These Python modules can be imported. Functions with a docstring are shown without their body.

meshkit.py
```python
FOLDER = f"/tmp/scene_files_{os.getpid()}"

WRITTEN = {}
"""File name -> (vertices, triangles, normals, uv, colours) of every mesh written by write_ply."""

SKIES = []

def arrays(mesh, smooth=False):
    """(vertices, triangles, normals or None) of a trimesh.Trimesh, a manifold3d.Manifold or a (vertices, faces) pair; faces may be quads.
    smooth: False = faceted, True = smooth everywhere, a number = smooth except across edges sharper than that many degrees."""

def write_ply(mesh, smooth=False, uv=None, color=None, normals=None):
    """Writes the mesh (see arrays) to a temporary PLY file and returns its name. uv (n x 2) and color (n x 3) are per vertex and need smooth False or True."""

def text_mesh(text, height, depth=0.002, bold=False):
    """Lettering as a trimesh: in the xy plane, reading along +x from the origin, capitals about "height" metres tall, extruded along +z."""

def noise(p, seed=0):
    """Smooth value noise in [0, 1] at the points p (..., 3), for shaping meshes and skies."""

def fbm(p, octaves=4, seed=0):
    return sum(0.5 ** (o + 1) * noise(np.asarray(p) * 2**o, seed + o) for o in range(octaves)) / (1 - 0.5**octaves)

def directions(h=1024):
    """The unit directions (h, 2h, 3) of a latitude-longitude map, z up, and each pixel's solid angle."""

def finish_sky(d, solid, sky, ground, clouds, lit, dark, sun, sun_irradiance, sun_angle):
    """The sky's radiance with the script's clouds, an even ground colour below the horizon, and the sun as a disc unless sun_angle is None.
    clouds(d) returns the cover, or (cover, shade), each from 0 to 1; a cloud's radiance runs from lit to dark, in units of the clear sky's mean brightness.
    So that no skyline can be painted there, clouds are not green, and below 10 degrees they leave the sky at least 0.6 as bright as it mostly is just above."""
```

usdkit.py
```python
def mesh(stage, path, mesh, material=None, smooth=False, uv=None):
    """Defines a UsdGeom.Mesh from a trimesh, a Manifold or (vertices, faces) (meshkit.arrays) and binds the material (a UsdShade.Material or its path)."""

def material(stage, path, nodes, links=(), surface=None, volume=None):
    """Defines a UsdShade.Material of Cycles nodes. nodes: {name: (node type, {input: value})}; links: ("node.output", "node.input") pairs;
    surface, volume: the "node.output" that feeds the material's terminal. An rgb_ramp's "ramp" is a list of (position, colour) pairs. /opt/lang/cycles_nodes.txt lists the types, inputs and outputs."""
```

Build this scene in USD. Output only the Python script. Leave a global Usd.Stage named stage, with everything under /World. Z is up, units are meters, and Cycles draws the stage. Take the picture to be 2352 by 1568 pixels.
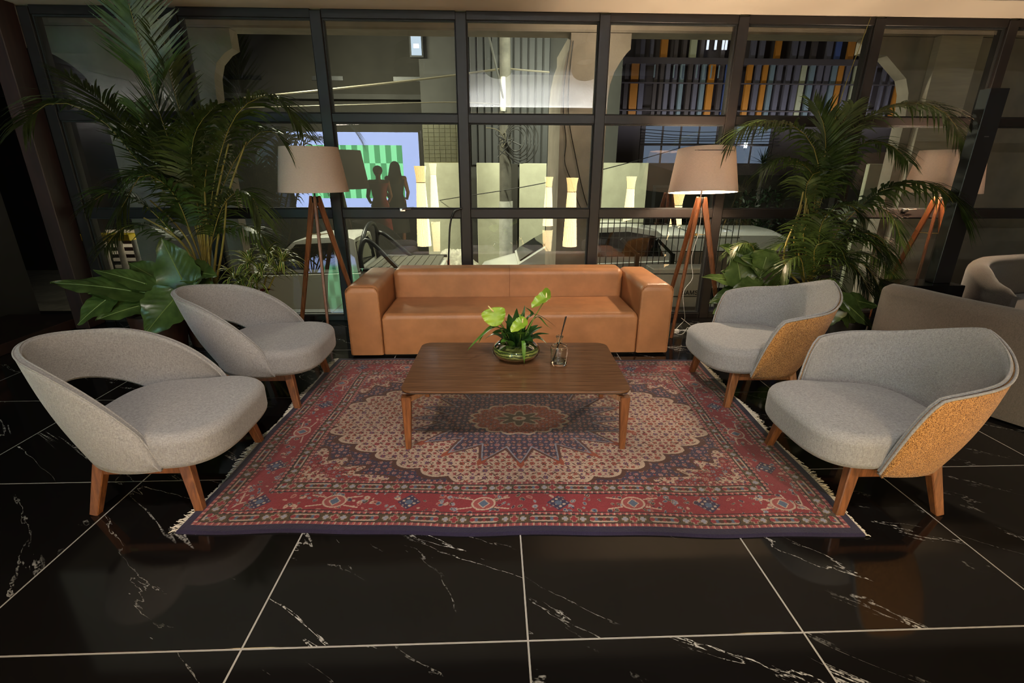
import math, random
import numpy as np, trimesh, usdkit, meshkit
from scipy.spatial import cKDTree
from scipy.interpolate import PchipInterpolator
from pxr import Usd, UsdGeom, UsdLux, UsdShade, Sdf, Gf, Vt
stage = Usd.Stage.CreateInMemory()
UsdGeom.SetStageUpAxis(stage, 'Z'); UsdGeom.SetStageMetersPerUnit(stage, 1.0)
UsdGeom.Xform.Define(stage, '/World'); UsdGeom.Scope.Define(stage, '/World/Looks')
PI = math.pi
# ---------------------------------------------------------------- camera
FPX, PITCH, YAW, ROLL, CAM_H = 1118.0, math.radians(19.45), math.radians(2.09), math.radians(0.19), 1.577
FWD = np.array([math.sin(YAW)*math.cos(PITCH), math.cos(YAW)*math.cos(PITCH), -math.sin(PITCH)])
_r = np.array([math.cos(YAW), -math.sin(YAW), 0]); _u = np.cross(_r, FWD)
RGT = _r*math.cos(ROLL) + _u*math.sin(ROLL); UPV = _u*math.cos(ROLL) - _r*math.sin(ROLL)
cam = UsdGeom.Camera.Define(stage, '/World/Camera')
cam.CreateHorizontalApertureAttr(36.0); cam.CreateVerticalApertureAttr(24.0); cam.CreateFocalLengthAttr(36.0*FPX/2352)
cam.CreateClippingRangeAttr(Gf.Vec2f(0.05, 500)); cam.CreateExposureAttr(0.0)
_m = Gf.Matrix4d(*RGT, 0, *UPV, 0, *(-FWD), 0, 0, 0, CAM_H, 1)
cam.AddTransformOp().Set(_m)
def at(u, v, Y):
    """the point at depth Y seen at (u, v) of the photograph"""
    d = FWD*FPX + RGT*(u-1176) - UPV*(v-784)
    return np.array([0, 0, CAM_H]) + d*(Y/d[1])
def on(u, v, z=0.0):
    d = FWD*FPX + RGT*(u-1176) - UPV*(v-784)
    return np.array([0, 0, CAM_H]) + d*((z-CAM_H)/d[2])
# ---------------------------------------------------------------- sky and large lights
dome = UsdLux.DomeLight.Define(stage, '/World/NightSky'); dome.CreateIntensityAttr(1.0); dome.CreateColorAttr(Gf.Vec3f(0.002, 0.002, 0.0028))
def area_light(name, loc, look, w, h, power, color):
    l = UsdLux.RectLight.Define(stage, '/World/'+name); l.CreateWidthAttr(w); l.CreateHeightAttr(h)
    l.CreateIntensityAttr(power); l.CreateColorAttr(Gf.Vec3f(*color))
    z = np.array(loc, float) - np.array(look, float); z /= np.linalg.norm(z)
    x = np.cross([0, 0, 1.0] if abs(z[2]) < .99 else [0, 1.0, 0], z); x /= np.linalg.norm(x); y = np.cross(z, x)
    l.AddTransformOp().Set(Gf.Matrix4d(*map(float, x), 0, *map(float, y), 0, *map(float, z), 0, *map(float, loc), 1))
    return l
def bulb_light(name, loc, r, power, color):
    l = UsdLux.SphereLight.Define(stage, '/World/'+name); l.CreateRadiusAttr(r); l.CreateIntensityAttr(power); l.CreateColorAttr(Gf.Vec3f(*color))
    l.AddTranslateOp().Set(Gf.Vec3d(*loc)); return l
WARM, NEUT = (1.0, .76, .52), (1.0, .90, .80)
def spot_light(name, loc, look, r, power, color, cone=35.0, soft=.5):
    l = bulb_light(name, (0, 0, 0), r, power, color); s = UsdLux.ShapingAPI.Apply(l.GetPrim()); s.CreateShapingConeAngleAttr(cone); s.CreateShapingConeSoftnessAttr(soft)
    z = np.array(loc, float) - np.array(look, float); z /= np.linalg.norm(z); x = np.cross([0, 1.0, 0], z); x /= np.linalg.norm(x); y = np.cross(z, x)
    l.ClearXformOpOrder(); l.AddTransformOp().Set(Gf.Matrix4d(*map(float, x), 0, *map(float, y), 0, *map(float, z), 0, *map(float, loc), 1)); return l
SPOTS = [(-1.5, .45, -1.5, 2.6), (1.7, .45, 1.7, 2.6), (0.1, .6, .1, 3.0)]
for k, (x, y, tx, ty, pw, col) in enumerate([(-1.5, .45, -1.5, 2.6, 1020, NEUT), (1.7, .45, 1.7, 2.6, 980, NEUT), (0.1, .6, .1, 3.0, 1050, NEUT)]):
    spot_light('CeilingSpot_%03d' % k, (x, y, 3.55), (tx, ty, 0), .07, pw, col)  # unseen ceiling lamps, placed to light chairs, table and rug
area_light('LobbyLine', (0.5, -6.9, 3.14), (0.5, 4.5, .9), 6.0, .08, 85, NEUT)  # added frontal fill behind the camera, for lamp shades and sofa front
area_light('CoveStrip', (1.42, -7.90, 3.56), (1.42, -7.98, 3.64), 4.3, .08, 800, (.86, .92, 1.0))  # unseen strip behind the camera, lights the mirrored cove
area_light('FacadeWash', (2.0, 5.75, 3.75), (2.0, 7.4, 1.5), 15.0, .25, .30, (1.0, .80, .54))  # out of view above the window head, lights the piers
area_light('FacadeWash_001', (1.25, 5.95, 3.35), (1.25, 7.0, 1.4), 1.0, .12, 48.0, (1.0, .82, .60))  # out of view, brightens the middle pier
area_light('StreetLamp_000', (-3.8, 10.3, 4.2), (.0, 12.6, -.6), 2.0, .4, 225, (.98, .95, .70))  # out of view over the street, lights the pale panels
area_light('StreetLamp_001', (1.25, 10.0, 4.2), (2.6, 12.8, -.6), 1.2, .4, 230, (.95, .96, .74))  # out of view behind the middle pier, lights panels and cars
area_light('FacadeUplight', (8.0, 15.1, 2.9), (8.0, 16.3, 4.2), 9.0, .12, 13, (.85, .88, 1.0))  # unseen lamp under the slats, lights them from below
# ---------------------------------------------------------------- helpers
def lin(r, g, b):
    return tuple(((c/255)/12.92 if c/255 < .04045 else ((c/255+.055)/1.055)**2.4) for c in (r, g, b))
_used = {}
def numbered(path):
    n = _used.get(path, 0); _used[path] = n+1
    return path if n == 0 else '%s_%03d' % (path, n)
def cdata(prim, **kw):
    for k, v in kw.items():
        if v: prim.SetCustomDataByKey(k, v)
def thing(name, label=None, category=None, loc=(0, 0, 0), rotz=0.0, group=None, kind=None):
    p = numbered('/World/'+name); x = UsdGeom.Xform.Define(stage, p)
    x.AddTranslateOp().Set(Gf.Vec3d(*map(float, loc))); x.AddRotateZOp().Set(float(math.degrees(rotz)))
    cdata(x.GetPrim(), label=label, category=category, group=group, kind=kind)
    return p
def part(parent, name, mesh, material, smooth=False, label=None, kind=None, category=None, group=None):
    p = numbered((parent or '/World')+'/'+name)
    m = usdkit.mesh(stage, p, mesh, material, smooth=smooth)
    cdata(m.GetPrim(), label=label, kind=kind, category=category, group=group)
    return p
def copy_of(src, label, loc, rotz=0.0, category=None, group=None):
    was = stage.GetPrimAtPath(src).GetCustomData()
    base = src.rsplit('/', 1)[1]
    base = base[:-4] if base[-4:-3] == '_' and base[-3:].isdigit() else base
    p = numbered('/World/'+base); x = UsdGeom.Xform.Define(stage, p)
    x.AddTranslateOp().Set(Gf.Vec3d(*map(float, loc))); x.AddRotateZOp().Set(float(math.degrees(rotz)))
    cdata(x.GetPrim(), label=label, category=category or was.get('category'), group=group or was.get('group'))
    x.GetPrim().GetReferences().AddInternalReference(src); x.GetPrim().SetInstanceable(True)
    return p
def tm(v, f): return trimesh.Trimesh(np.asarray(v, float), np.asarray(f, int), process=False)
def join(ms): return trimesh.util.concatenate([m for m in ms if m is not None])
def bx(x0, x1, y0, y1, z0, z1):
    m = trimesh.creation.box((x1-x0, y1-y0, z1-z0)); m.apply_translation(((x0+x1)/2, (y0+y1)/2, (z0+z1)/2)); return m
_ico = {k: trimesh.creation.icosphere(k, 1.0).vertices for k in (1, 2)}
def rbox(x0, x1, y0, y1, z0, z1, r, q=2):
    h = np.array([x1-x0, y1-y0, z1-z0])/2 - r; c = np.array([x0+x1, y0+y1, z0+z1])/2
    pts = np.concatenate([_ico[q]*r + c + np.array(s)*h for s in np.ndindex(2, 2, 2) for s in [tuple(2*np.array(s)-1)]])
    return trimesh.convex.convex_hull(pts)
def softbox(x0, x1, y0, y1, z0, z1, r, rv=.02):
    """upholstered block: rounded along the top, square at the floor"""
    P = [np.array([[(x0+r) if i == 0 else (x1-r), (y0+r) if j == 0 else (y1-r), z1-r]])+_ico[2]*r for i in (0, 1) for j in (0, 1)]
    a = np.linspace(0, 2*PI, 16, endpoint=False); c = np.column_stack([np.cos(a), np.sin(a), 0*a])*rv
    P += [np.array([[(x0+rv) if i == 0 else (x1-rv), (y0+rv) if j == 0 else (y1-rv), z]])+c for i in (0, 1) for j in (0, 1) for z in (z0, z1-r)]
    return trimesh.convex.convex_hull(np.concatenate(P))
def chamfer(x0, x1, y0, y1, z0, z1, b):
    P = []
    for sx in (0, 1):
        for sy in (0, 1):
            for sz in (0, 1):
                c = np.array([(x0, x1)[sx], (y0, y1)[sy], (z0, z1)[sz]]); d = np.array([(b, -b)[sx], (b, -b)[sy], (b, -b)[sz]])
                for k in range(3):
                    e = d.copy(); e[k] = 0; P.append(c+e)
    return trimesh.convex.convex_hull(np.array(P))
def hull(P): return trimesh.convex.convex_hull(np.asarray(P, float))
def frames(p):
    t = np.gradient(p, axis=0); t /= np.linalg.norm(t, axis=1, keepdims=True)+1e-12
    a = np.cross(t, [0, 0, 1.0]); n = np.linalg.norm(a, axis=1, keepdims=True)
    a = np.where(n > .05, a/np.maximum(n, 1e-9), np.array([1.0, 0, 0]) - t*t[:, :1]); a /= np.linalg.norm(a, axis=1, keepdims=True)+1e-12
    for i in range(1, len(a)):
        if a[i] @ a[i-1] < 0: a[i] = -a[i]
    return t, a, np.cross(t, a)
def tube(pts, rad, sides=8, cap=True):
    p = np.asarray(pts, float); n = len(p); rad = np.broadcast_to(rad, (n,)); t, a, b = frames(p)
    an = np.arange(sides)*2*PI/sides
    v = p[:, None] + rad[:, None, None]*(np.cos(an)[None, :, None]*a[:, None] + np.sin(an)[None, :, None]*b[:, None])
    v = v.reshape(-1, 3); f = []
    for i in range(n-1):
        for j in range(sides):
            k = (j+1) % sides; A, B, C, D = i*sides+j, i*sides+k, (i+1)*sides+k, (i+1)*sides+j
            f += [[A, B, C], [A, C, D]]
    if cap:
        v = np.vstack([v, p[:1], p[-1:]]); c0, c1 = len(v)-2, len(v)-1
        for j in range(sides):
            k = (j+1) % sides; f += [[c0, k, j], [c1, (n-1)*sides+j, (n-1)*sides+k]]
    m = tm(v, f)
    if m.volume < 0: m.invert()
    return m
def beam(p, q, w0, w1, side=(1, 0, 0)):
    """square-section tapered bar"""
    p, q = np.asarray(p, float), np.asarray(q, float); t = (q-p)/np.linalg.norm(q-p)
    a = np.array(side, float); a -= t*(a@t); a /= np.linalg.norm(a); b = np.cross(t, a); P = []
    for c, w in ((p, w0), (q, w1)):
        w = (w, w) if np.ndim(w) == 0 else w
        k = .18
        for sa, sb in ((1, 1-k), (1-k, 1), (-1+k, 1), (-1, 1-k), (-1, -1+k), (-1+k, -1), (1-k, -1), (1, -1+k)):
            P.append(c + a*w[0]/2*sa + b*w[1]/2*sb)
    return hull(P)
def lathe(prof, n=48):
    m = trimesh.creation.revolve(np.asarray(prof, float), sections=n)
    return m
def prism(poly, y0, y1):
    """an (x, z) outline extruded along y"""
    from shapely.geometry import Polygon
    m = trimesh.creation.extrude_polygon(Polygon(poly), y1-y0, engine='earcut')
    v = m.vertices.copy(); m.vertices = np.stack([v[:, 0], y1-v[:, 2], v[:, 1]], 1)
    if m.volume < 0: m.invert()
    return m
def spline(P, n=24):
    P = np.asarray(P, float); d = np.r_[0, np.cumsum(np.linalg.norm(np.diff(P, axis=0), axis=1))]
    if len(P) == 2: return P[0] + np.linspace(0, 1, n)[:, None]*(P[1]-P[0])
    from scipy.interpolate import CubicSpline
    return CubicSpline(d, P, bc_type='natural')(np.linspace(0, d[-1], n))
def moved(m, loc=(0, 0, 0), rz=0.0):
    m = m.copy(); m.apply_transform(trimesh.transformations.rotation_matrix(rz, [0, 0, 1])); m.apply_translation(loc); return m
# ---------------------------------------------------------------- materials
def mat(name, nodes, links=(), surface='p.BSDF', **k):
    return usdkit.material(stage, '/World/Looks/'+name, nodes, links, surface=surface, **k)
def plain(name, col, rough=.5, noise=None, bump=None, **kw):
    """noise = (scale, dark factor, light factor, stretch xyz); bump = (scale, strength)"""
    nodes = {'p': ('principled_bsdf', dict(base_color=col, roughness=rough, **kw))}; links = []
    if noise or bump: nodes['tc'] = ('texture_coordinate', {})
    if noise:
        st = noise[3] if len(noise) > 3 else (1, 1, 1)
        nodes['mp'] = ('mapping', {'scale': st}); nodes['n'] = ('noise_texture', {'scale': noise[0], 'detail': 5.0, 'roughness': .6})
        nodes['r'] = ('rgb_ramp', {'ramp': [(.3, tuple(c*noise[1] for c in col)), (.7, tuple(c*noise[2] for c in col))]})
        links += [('tc.object', 'mp.vector'), ('mp.vector', 'n.vector'), ('n.fac', 'r.fac'), ('r.color', 'p.base_color')]
    if bump:
        nodes['bn'] = ('noise_texture', {'scale': bump[0], 'detail': 4.0}); nodes['b'] = ('bump', {'strength': bump[1], 'distance': .01})
        links += [('tc.object', 'bn.vector'), ('bn.fac', 'b.height'), ('b.normal', 'p.normal')]
    return mat(name, nodes, links)
def emit(name, col, strength):
    return mat(name, {'e': ('emission', {'color': col, 'strength': strength})}, surface='e.emission')
def fabric(name, col, col2, scale=260.0, rough=.95, bumpy=.35, blotch=.12):
    """woven cloth: fine crossed threads with slubs"""
    n = {'tc': ('texture_coordinate', {}), 'p': ('principled_bsdf', {'roughness': rough, 'sheen_weight': .25, 'sheen_roughness': .5, 'specular_ior_level': .2}),
         'm1': ('mapping', {'scale': (scale*.30, scale*.30, scale*1.5)}), 'n1': ('noise_texture', {'scale': 1.0, 'detail': 3.0, 'roughness': .7}),
         'm2': ('mapping', {'scale': (scale, scale, scale*.22)}), 'n2': ('noise_texture', {'scale': 1.0, 'detail': 3.0, 'roughness': .7}),
         'a': ('math', {'math_type': 'add'}), 'h': ('math', {'math_type': 'multiply', 'value2': .5}),
         'r': ('rgb_ramp', {'ramp': [(.34, col2), (.62, col)]}), 'b': ('bump', {'strength': bumpy, 'distance': .003})}
    return mat(name, n, [('tc.object', 'm1.vector'), ('m1.vector', 'n1.vector'), ('tc.object', 'm2.vector'), ('m2.vector', 'n2.vector'), ('n1.fac', 'a.value1'), ('n2.fac', 'a.value2'),
                         ('a.value', 'h.value1'), ('h.value', 'r.fac'), ('r.color', 'p.base_color'), ('h.value', 'b.height'), ('b.normal', 'p.normal')])
def wood(name, dark, light, axis=(1, 1, .08), scale=40.0, rough=.35, coat=.0):
    n = {'tc': ('texture_coordinate', {}), 'm': ('mapping', {'scale': axis}), 'n': ('noise_texture', {'scale': scale, 'detail': 6.0, 'roughness': .65, 'distortion': .6}),
         'r': ('rgb_ramp', {'ramp': [(.3, dark), (.5, tuple((a+b)/2 for a, b in zip(dark, light))), (.68, light)]}),
         'p': ('principled_bsdf', {'roughness': rough, 'coat_weight': coat, 'coat_roughness': .12})}
    return mat(name, n, [('tc.object', 'm.vector'), ('m.vector', 'n.vector'), ('n.fac', 'r.fac'), ('r.color', 'p.base_color')])
def leafmat(name, dark, light, rough=.38, trans=.25):
    n = {'tc': ('texture_coordinate', {}), 'n': ('noise_texture', {'scale': 9.0, 'detail': 3.0}), 'r': ('rgb_ramp', {'ramp': [(.35, dark), (.68, light)]}),
         'p': ('principled_bsdf', {'roughness': rough}), 't': ('translucent_bsdf', {}), 'x': ('mix_closure', {'fac': trans})}
    return mat(name, n, [('tc.object', 'n.vector'), ('n.fac', 'r.fac'), ('r.color', 'p.base_color'), ('r.color', 't.color'), ('p.BSDF', 'x.closure1'), ('t.BSDF', 'x.closure2')], surface='x.closure')
M = {}
M['frame'] = plain('bronze_aluminium', (.013, .010, .009), .42, specular_ior_level=.3)
M['frame_rubber'] = plain('black_gasket', (.006, .006, .006), .7)
M['chrome'] = plain('brushed_steel', (.6, .58, .55), .25, metallic=1.0)
M['plaster'] = plain('painted_plaster', (.62, .52, .42), .8, bump=(30, .05))
M['ceiling_dark'] = plain('dark_ceiling_paint', (.018, .016, .014), .9)
M['wall_dark'] = plain('dark_wall_paint', (.012, .009, .008), .6)
M['pane'] = mat('window_glass', {'f': ('fresnel', {'IOR': 1.98}), 't': ('transparent_bsdf', {'color': (.93, .95, .94)}), 'g': ('glossy_bsdf', {'color': (1, 1, 1), 'roughness': .0}), 'x': ('mix_closure', {}), 'ge': ('geometry', {}), 'iv': ('math', {'math_type': 'subtract', 'value1': 1.0}), 'mf': ('math', {'math_type': 'multiply'})},
                [('ge.backfacing', 'iv.value2'), ('f.fac', 'mf.value1'), ('iv.value', 'mf.value2'), ('mf.value', 'x.fac'), ('t.BSDF', 'x.closure1'), ('g.BSDF', 'x.closure2')], surface='x.closure')
M['glass'] = mat('clear_glass', {'p': ('principled_bsdf', {'base_color': (.97, 1, .98), 'roughness': .0, 'transmission_weight': 1.0, 'ior': 1.47})})
M['water'] = mat('clear_liquid', {'p': ('principled_bsdf', {'base_color': (.99, .96, .92), 'roughness': .0, 'transmission_weight': 1.0, 'ior': 1.33})})
M['walnut'] = wood('oiled_walnut_legs', (.10, .035, .013), (.27, .10, .035), (1, 1, .06), 60.0, .38)
M['tabletop'] = wood('walnut_veneer', (.080, .036, .017), (.18, .086, .040), (.045, 1, 1), 75.0, .22, .1)
M['wood_red'] = plain('dark_red_brown_wood', (.030, .010, .007), .5, noise=(30, .6, 1.2, (1, 1, .08)))
M['leather'] = plain('tan_leather', (.40, .175, .070), .42, noise=(5.0, .80, 1.12), bump=(320, .10))
M['leather_seam'] = plain('dark_leather_seam', (.20, .07, .024), .5)
M['grey_cloth'] = fabric('grey_linen_cloth', (.36, .35, .35), (.175, .17, .172))
M['tweed'] = mat('mustard_tweed_cloth', {'tc': ('texture_coordinate', {}), 'n': ('noise_texture', {'scale': 260.0, 'detail': 2.0, 'roughness': .6}), 'n2': ('noise_texture', {'scale': 60.0, 'detail': 2.0}), 'r': ('rgb_ramp', {'ramp': [(.36, (.10, .038, .012)), (.50, (.40, .18, .048)), (.62, (.60, .32, .11))]}), 'b': ('bump', {'strength': .9, 'distance': .004}), 'p': ('principled_bsdf', {'roughness': .95, 'sheen_weight': .2, 'specular_ior_level': .2})},
    [('tc.object', 'n.vector'), ('n.fac', 'r.fac'), ('r.color', 'p.base_color'), ('n.fac', 'b.height'), ('b.normal', 'p.normal')])
M['taupe_cloth'] = fabric('taupe_sofa_cloth', (.125, .104, .085), (.07, .058, .048))
M['shade'] = mat('lamp_shade_linen', {'tc': ('texture_coordinate', {}), 'm': ('mapping', {'scale': (60, 60, 500)}), 'n': ('noise_texture', {'scale': 1.0, 'detail': 3.0}), 'r': ('rgb_ramp', {'ramp': [(.3, (.62, .48, .40)), (.7, (.74, .58, .49))]}), 'p': ('principled_bsdf', {'roughness': .95}), 't': ('translucent_bsdf', {'color': (.72, .60, .52)}), 'x': ('mix_closure', {'fac': .075})},
    [('tc.object', 'm.vector'), ('m.vector', 'n.vector'), ('n.fac', 'r.fac'), ('r.color', 'p.base_color'), ('p.BSDF', 'x.closure1'), ('t.BSDF', 'x.closure2')], surface='x.closure')
M['shade_in'] = plain('white_shade_lining', (.85, .8, .7), .8)
M['black'] = plain('black_metal', (.010, .009, .009), .4)
M['black_gloss'] = plain('black_gloss', (.004, .004, .004), .12)
M['white_plastic'] = plain('white_plastic', (.7, .68, .62), .4)
M['brass'] = plain('brass_tag', (.5, .36, .14), .35, metallic=.8)
# ================================================================= the room
# floor: polished black marble tiles with white veins, laid in white grout
M['marble'] = mat('black_marble', {
    'g': ('geometry', {}), 'oi': ('object_info', {}), 'sh': ('combine_xyz', {'z': 0.0}), 'shm': ('math', {'math_type': 'multiply', 'value2': 37.0}), 'add': ('vector_math', {'math_type': 'add'}),
    'vr': ('vector_rotate', {'rotate_type': 'z_axis', 'angle': .55}), 'm': ('mapping', {'scale': (.42, 1.9, 1.0)}), 'n': ('noise_texture', {'scale': 1.25, 'detail': 6.0, 'roughness': .55, 'distortion': .9}),
    's': ('math', {'math_type': 'subtract', 'value2': .5}), 'ab': ('math', {'math_type': 'absolute'}), 'v': ('map_range', {'from_min': 0.0, 'from_max': .0048, 'to_min': 1.0, 'to_max': 0.0, 'clamp': True}),
    'n2': ('noise_texture', {'scale': 2.6, 'detail': 3.0}), 'mk': ('map_range', {'from_min': .46, 'from_max': .62, 'to_min': 0.0, 'to_max': 1.0, 'clamp': True}),
    'n3': ('noise_texture', {'scale': 75.0, 'detail': 4.0}), 'fk': ('map_range', {'from_min': .40, 'from_max': .56, 'to_min': 0.0, 'to_max': 1.0, 'clamp': True}),
    'a1': ('math', {'math_type': 'multiply'}), 'a2': ('math', {'math_type': 'multiply'}),
    'c': ('mix', {'color1': (.0055, .0048, .0046), 'color2': (.62, .60, .56)}), 'p': ('principled_bsdf', {'roughness': .07, 'specular_ior_level': .42})},
    [('oi.random', 'shm.value1'), ('shm.value', 'sh.x'), ('shm.value', 'sh.y'), ('g.position', 'add.vector1'), ('sh.vector', 'add.vector2'), ('add.vector', 'vr.vector'), ('vr.vector', 'm.vector'), ('m.vector', 'n2.vector'), ('m.vector', 'n.vector'), ('add.vector', 'n3.vector'),
     ('n.fac', 's.value1'), ('s.value', 'ab.value1'), ('ab.value', 'v.value'), ('n2.fac', 'mk.value'), ('n3.fac', 'fk.value'), ('v.result', 'a1.value1'), ('mk.result', 'a1.value2'), ('a1.value', 'a2.value1'), ('fk.result', 'a2.value2'),
     ('a2.value', 'c.fac'), ('c.color', 'p.base_color')])
M['grout'] = plain('white_grout', (.34, .32, .29), .8)
fl = thing('floor', 'polished black marble floor with white veins and white grout lines', kind='structure')
X0, Y0, G = -.893, 1.274, .0035
part(fl, 'grout', bx(-5.2, 8.2, -8.0, 5.55, -.06, -.0012), M['grout'])
def tile_mesh(x0, x1, y0, y1):
    b = .0012; P = [(x0, y0, -.012), (x1, y0, -.012), (x1, y1, -.012), (x0, y1, -.012), (x0, y0, -b), (x1, y0, -b), (x1, y1, -b), (x0, y1, -b), (x0+b, y0+b, 0), (x1-b, y0+b, 0), (x1-b, y1-b, 0), (x0+b, y1-b, 0)]
    F = [(8, 9, 10), (8, 10, 11)]
    for o in (0, 4):
        for j in range(4):
            k = (j+1) % 4; F += [(o+j, o+k, o+4+k), (o+j, o+4+k, o+4+j)]
    return tm(P, F)
for i in range(-5, 9):
    for j in range(-10, 5):
        x0, x1, y0, y1 = max(X0+i, -5.2)+G, min(X0+i+1, 8.2)-G, max(Y0+j, -8.0)+G, min(Y0+j+1, 5.55)-G
        if x1-x0 > .05 and y1-y0 > .05: part(fl, 'tile', tile_mesh(x0, x1, y0, y1), M['marble'])
# ceiling: a plastered bulkhead along the glass, a dark ceiling behind it
cl = thing('ceiling', 'plastered ceiling strip above the windows, dark ceiling behind it', kind='structure')
part(cl, 'bulkhead', bx(-5.2, 8.2, 4.72, 5.55, 2.945, 4.7), M['plaster'])
part(cl, 'ceiling_slab', bx(-5.2, 8.2, -8.0, 4.72, 4.6, 4.75), M['ceiling_dark'])
part(thing('wall_back', 'dark wall behind the seating area', kind='structure'), 'wall_panel', bx(-5.2, 8.2, -8.15, -8.0, 0, 4.7), M['wall_dark'])
part(thing('wall_right', 'dark end wall to the right of the windows', kind='structure'), 'wall_panel', bx(8.2, 8.35, -8.0, 5.55, 0, 4.7), M['wall_dark'])
wl = thing('wall_left', 'dark side wall beside the left palm', kind='structure')
part(wl, 'wall_panel', bx(-5.35, -5.2, -8.0, 5.55, 0, 4.7), M['wall_dark'])
part(thing('baseboard_left', 'low red-brown wooden plinth along the dark side wall', kind='structure'), 'plinth', chamfer(-5.2, -4.38, 1.5, 5.2, 0, .10, .006), M['wood_red'])
tr = thing('trim_1', 'red-brown wooden corner post between side panel and windows', kind='structure')
part(tr, 'post', chamfer(-4.36, -4.22, 4.98, 5.2, .0, 2.945, .006), M['wood_red'])
# the dark glossy panel on the left with dim orange streaks in its colour
M['panel_streaks'] = mat('dark_panel_streaks', {'tc': ('texture_coordinate', {}), 'm': ('mapping', {'scale': (1, .55, 2.4)}), 'n': ('noise_texture', {'scale': 1.3, 'detail': 4.0, 'distortion': .8}),
    'r': ('rgb_ramp', {'ramp': [(.0, (.002, .003, .007)), (.50, (.003, .003, .006)), (.60, (.03, .012, .008)), (.68, (.16, .045, .012)), (.74, (.02, .01, .008)), (1.0, (.004, .004, .006))]}), 'p': ('principled_bsdf', {'roughness': .2})},
    [('tc.object', 'm.vector'), ('m.vector', 'n.vector'), ('n.fac', 'r.fac'), ('r.color', 'p.base_color')])
wp = thing('wall_picture', 'large dark glossy panel with dim orange streaks on the left side wall', 'picture', (-5.2, 3.2, .3))
part(wp, 'picture_frame', join([bx(0, .05, -1.75, 1.75, 0, .05), bx(0, .05, -1.75, 1.75, 2.45, 2.5), bx(0, .05, -1.75, -1.7, .05, 2.45), bx(0, .05, 1.7, 1.75, .05, 2.45)]), M['black'])
part(wp, 'picture_surface', bx(.004, .03, -1.7, 1.7, .05, 2.45), M['panel_streaks'])
# added cylinders that shield the unseen ceiling spots from the window glass
for k, (x, y, tx, ty) in enumerate(SPOTS):
    ax = np.array([tx-x, ty-y, -3.55]); ax /= np.linalg.norm(ax); m = lathe([(.26, -.02), (.27, -.02), (.27, .32), (.26, .32), (.26, -.02)], 40)
    m.apply_transform(trimesh.geometry.align_vectors([0, 0, 1], ax)); m.apply_translation((x, y, 3.55)); t = thing('ceiling_spot', ('added black cylinder shielding the unseen spot aimed at the left armchairs', 'added black cylinder shielding the unseen spot aimed at the right armchairs', 'added black cylinder shielding the unseen spot aimed at the rug')[k], 'spotlight', (0, 0, 0))
    part(t, 'cylinder', m, M['black'], smooth=40); part(t, 'stem', tube([(x, y, 3.52), (x, y-.005, 3.9), (x, y-.01, 4.605)], .02, 10), M['black'])
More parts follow.
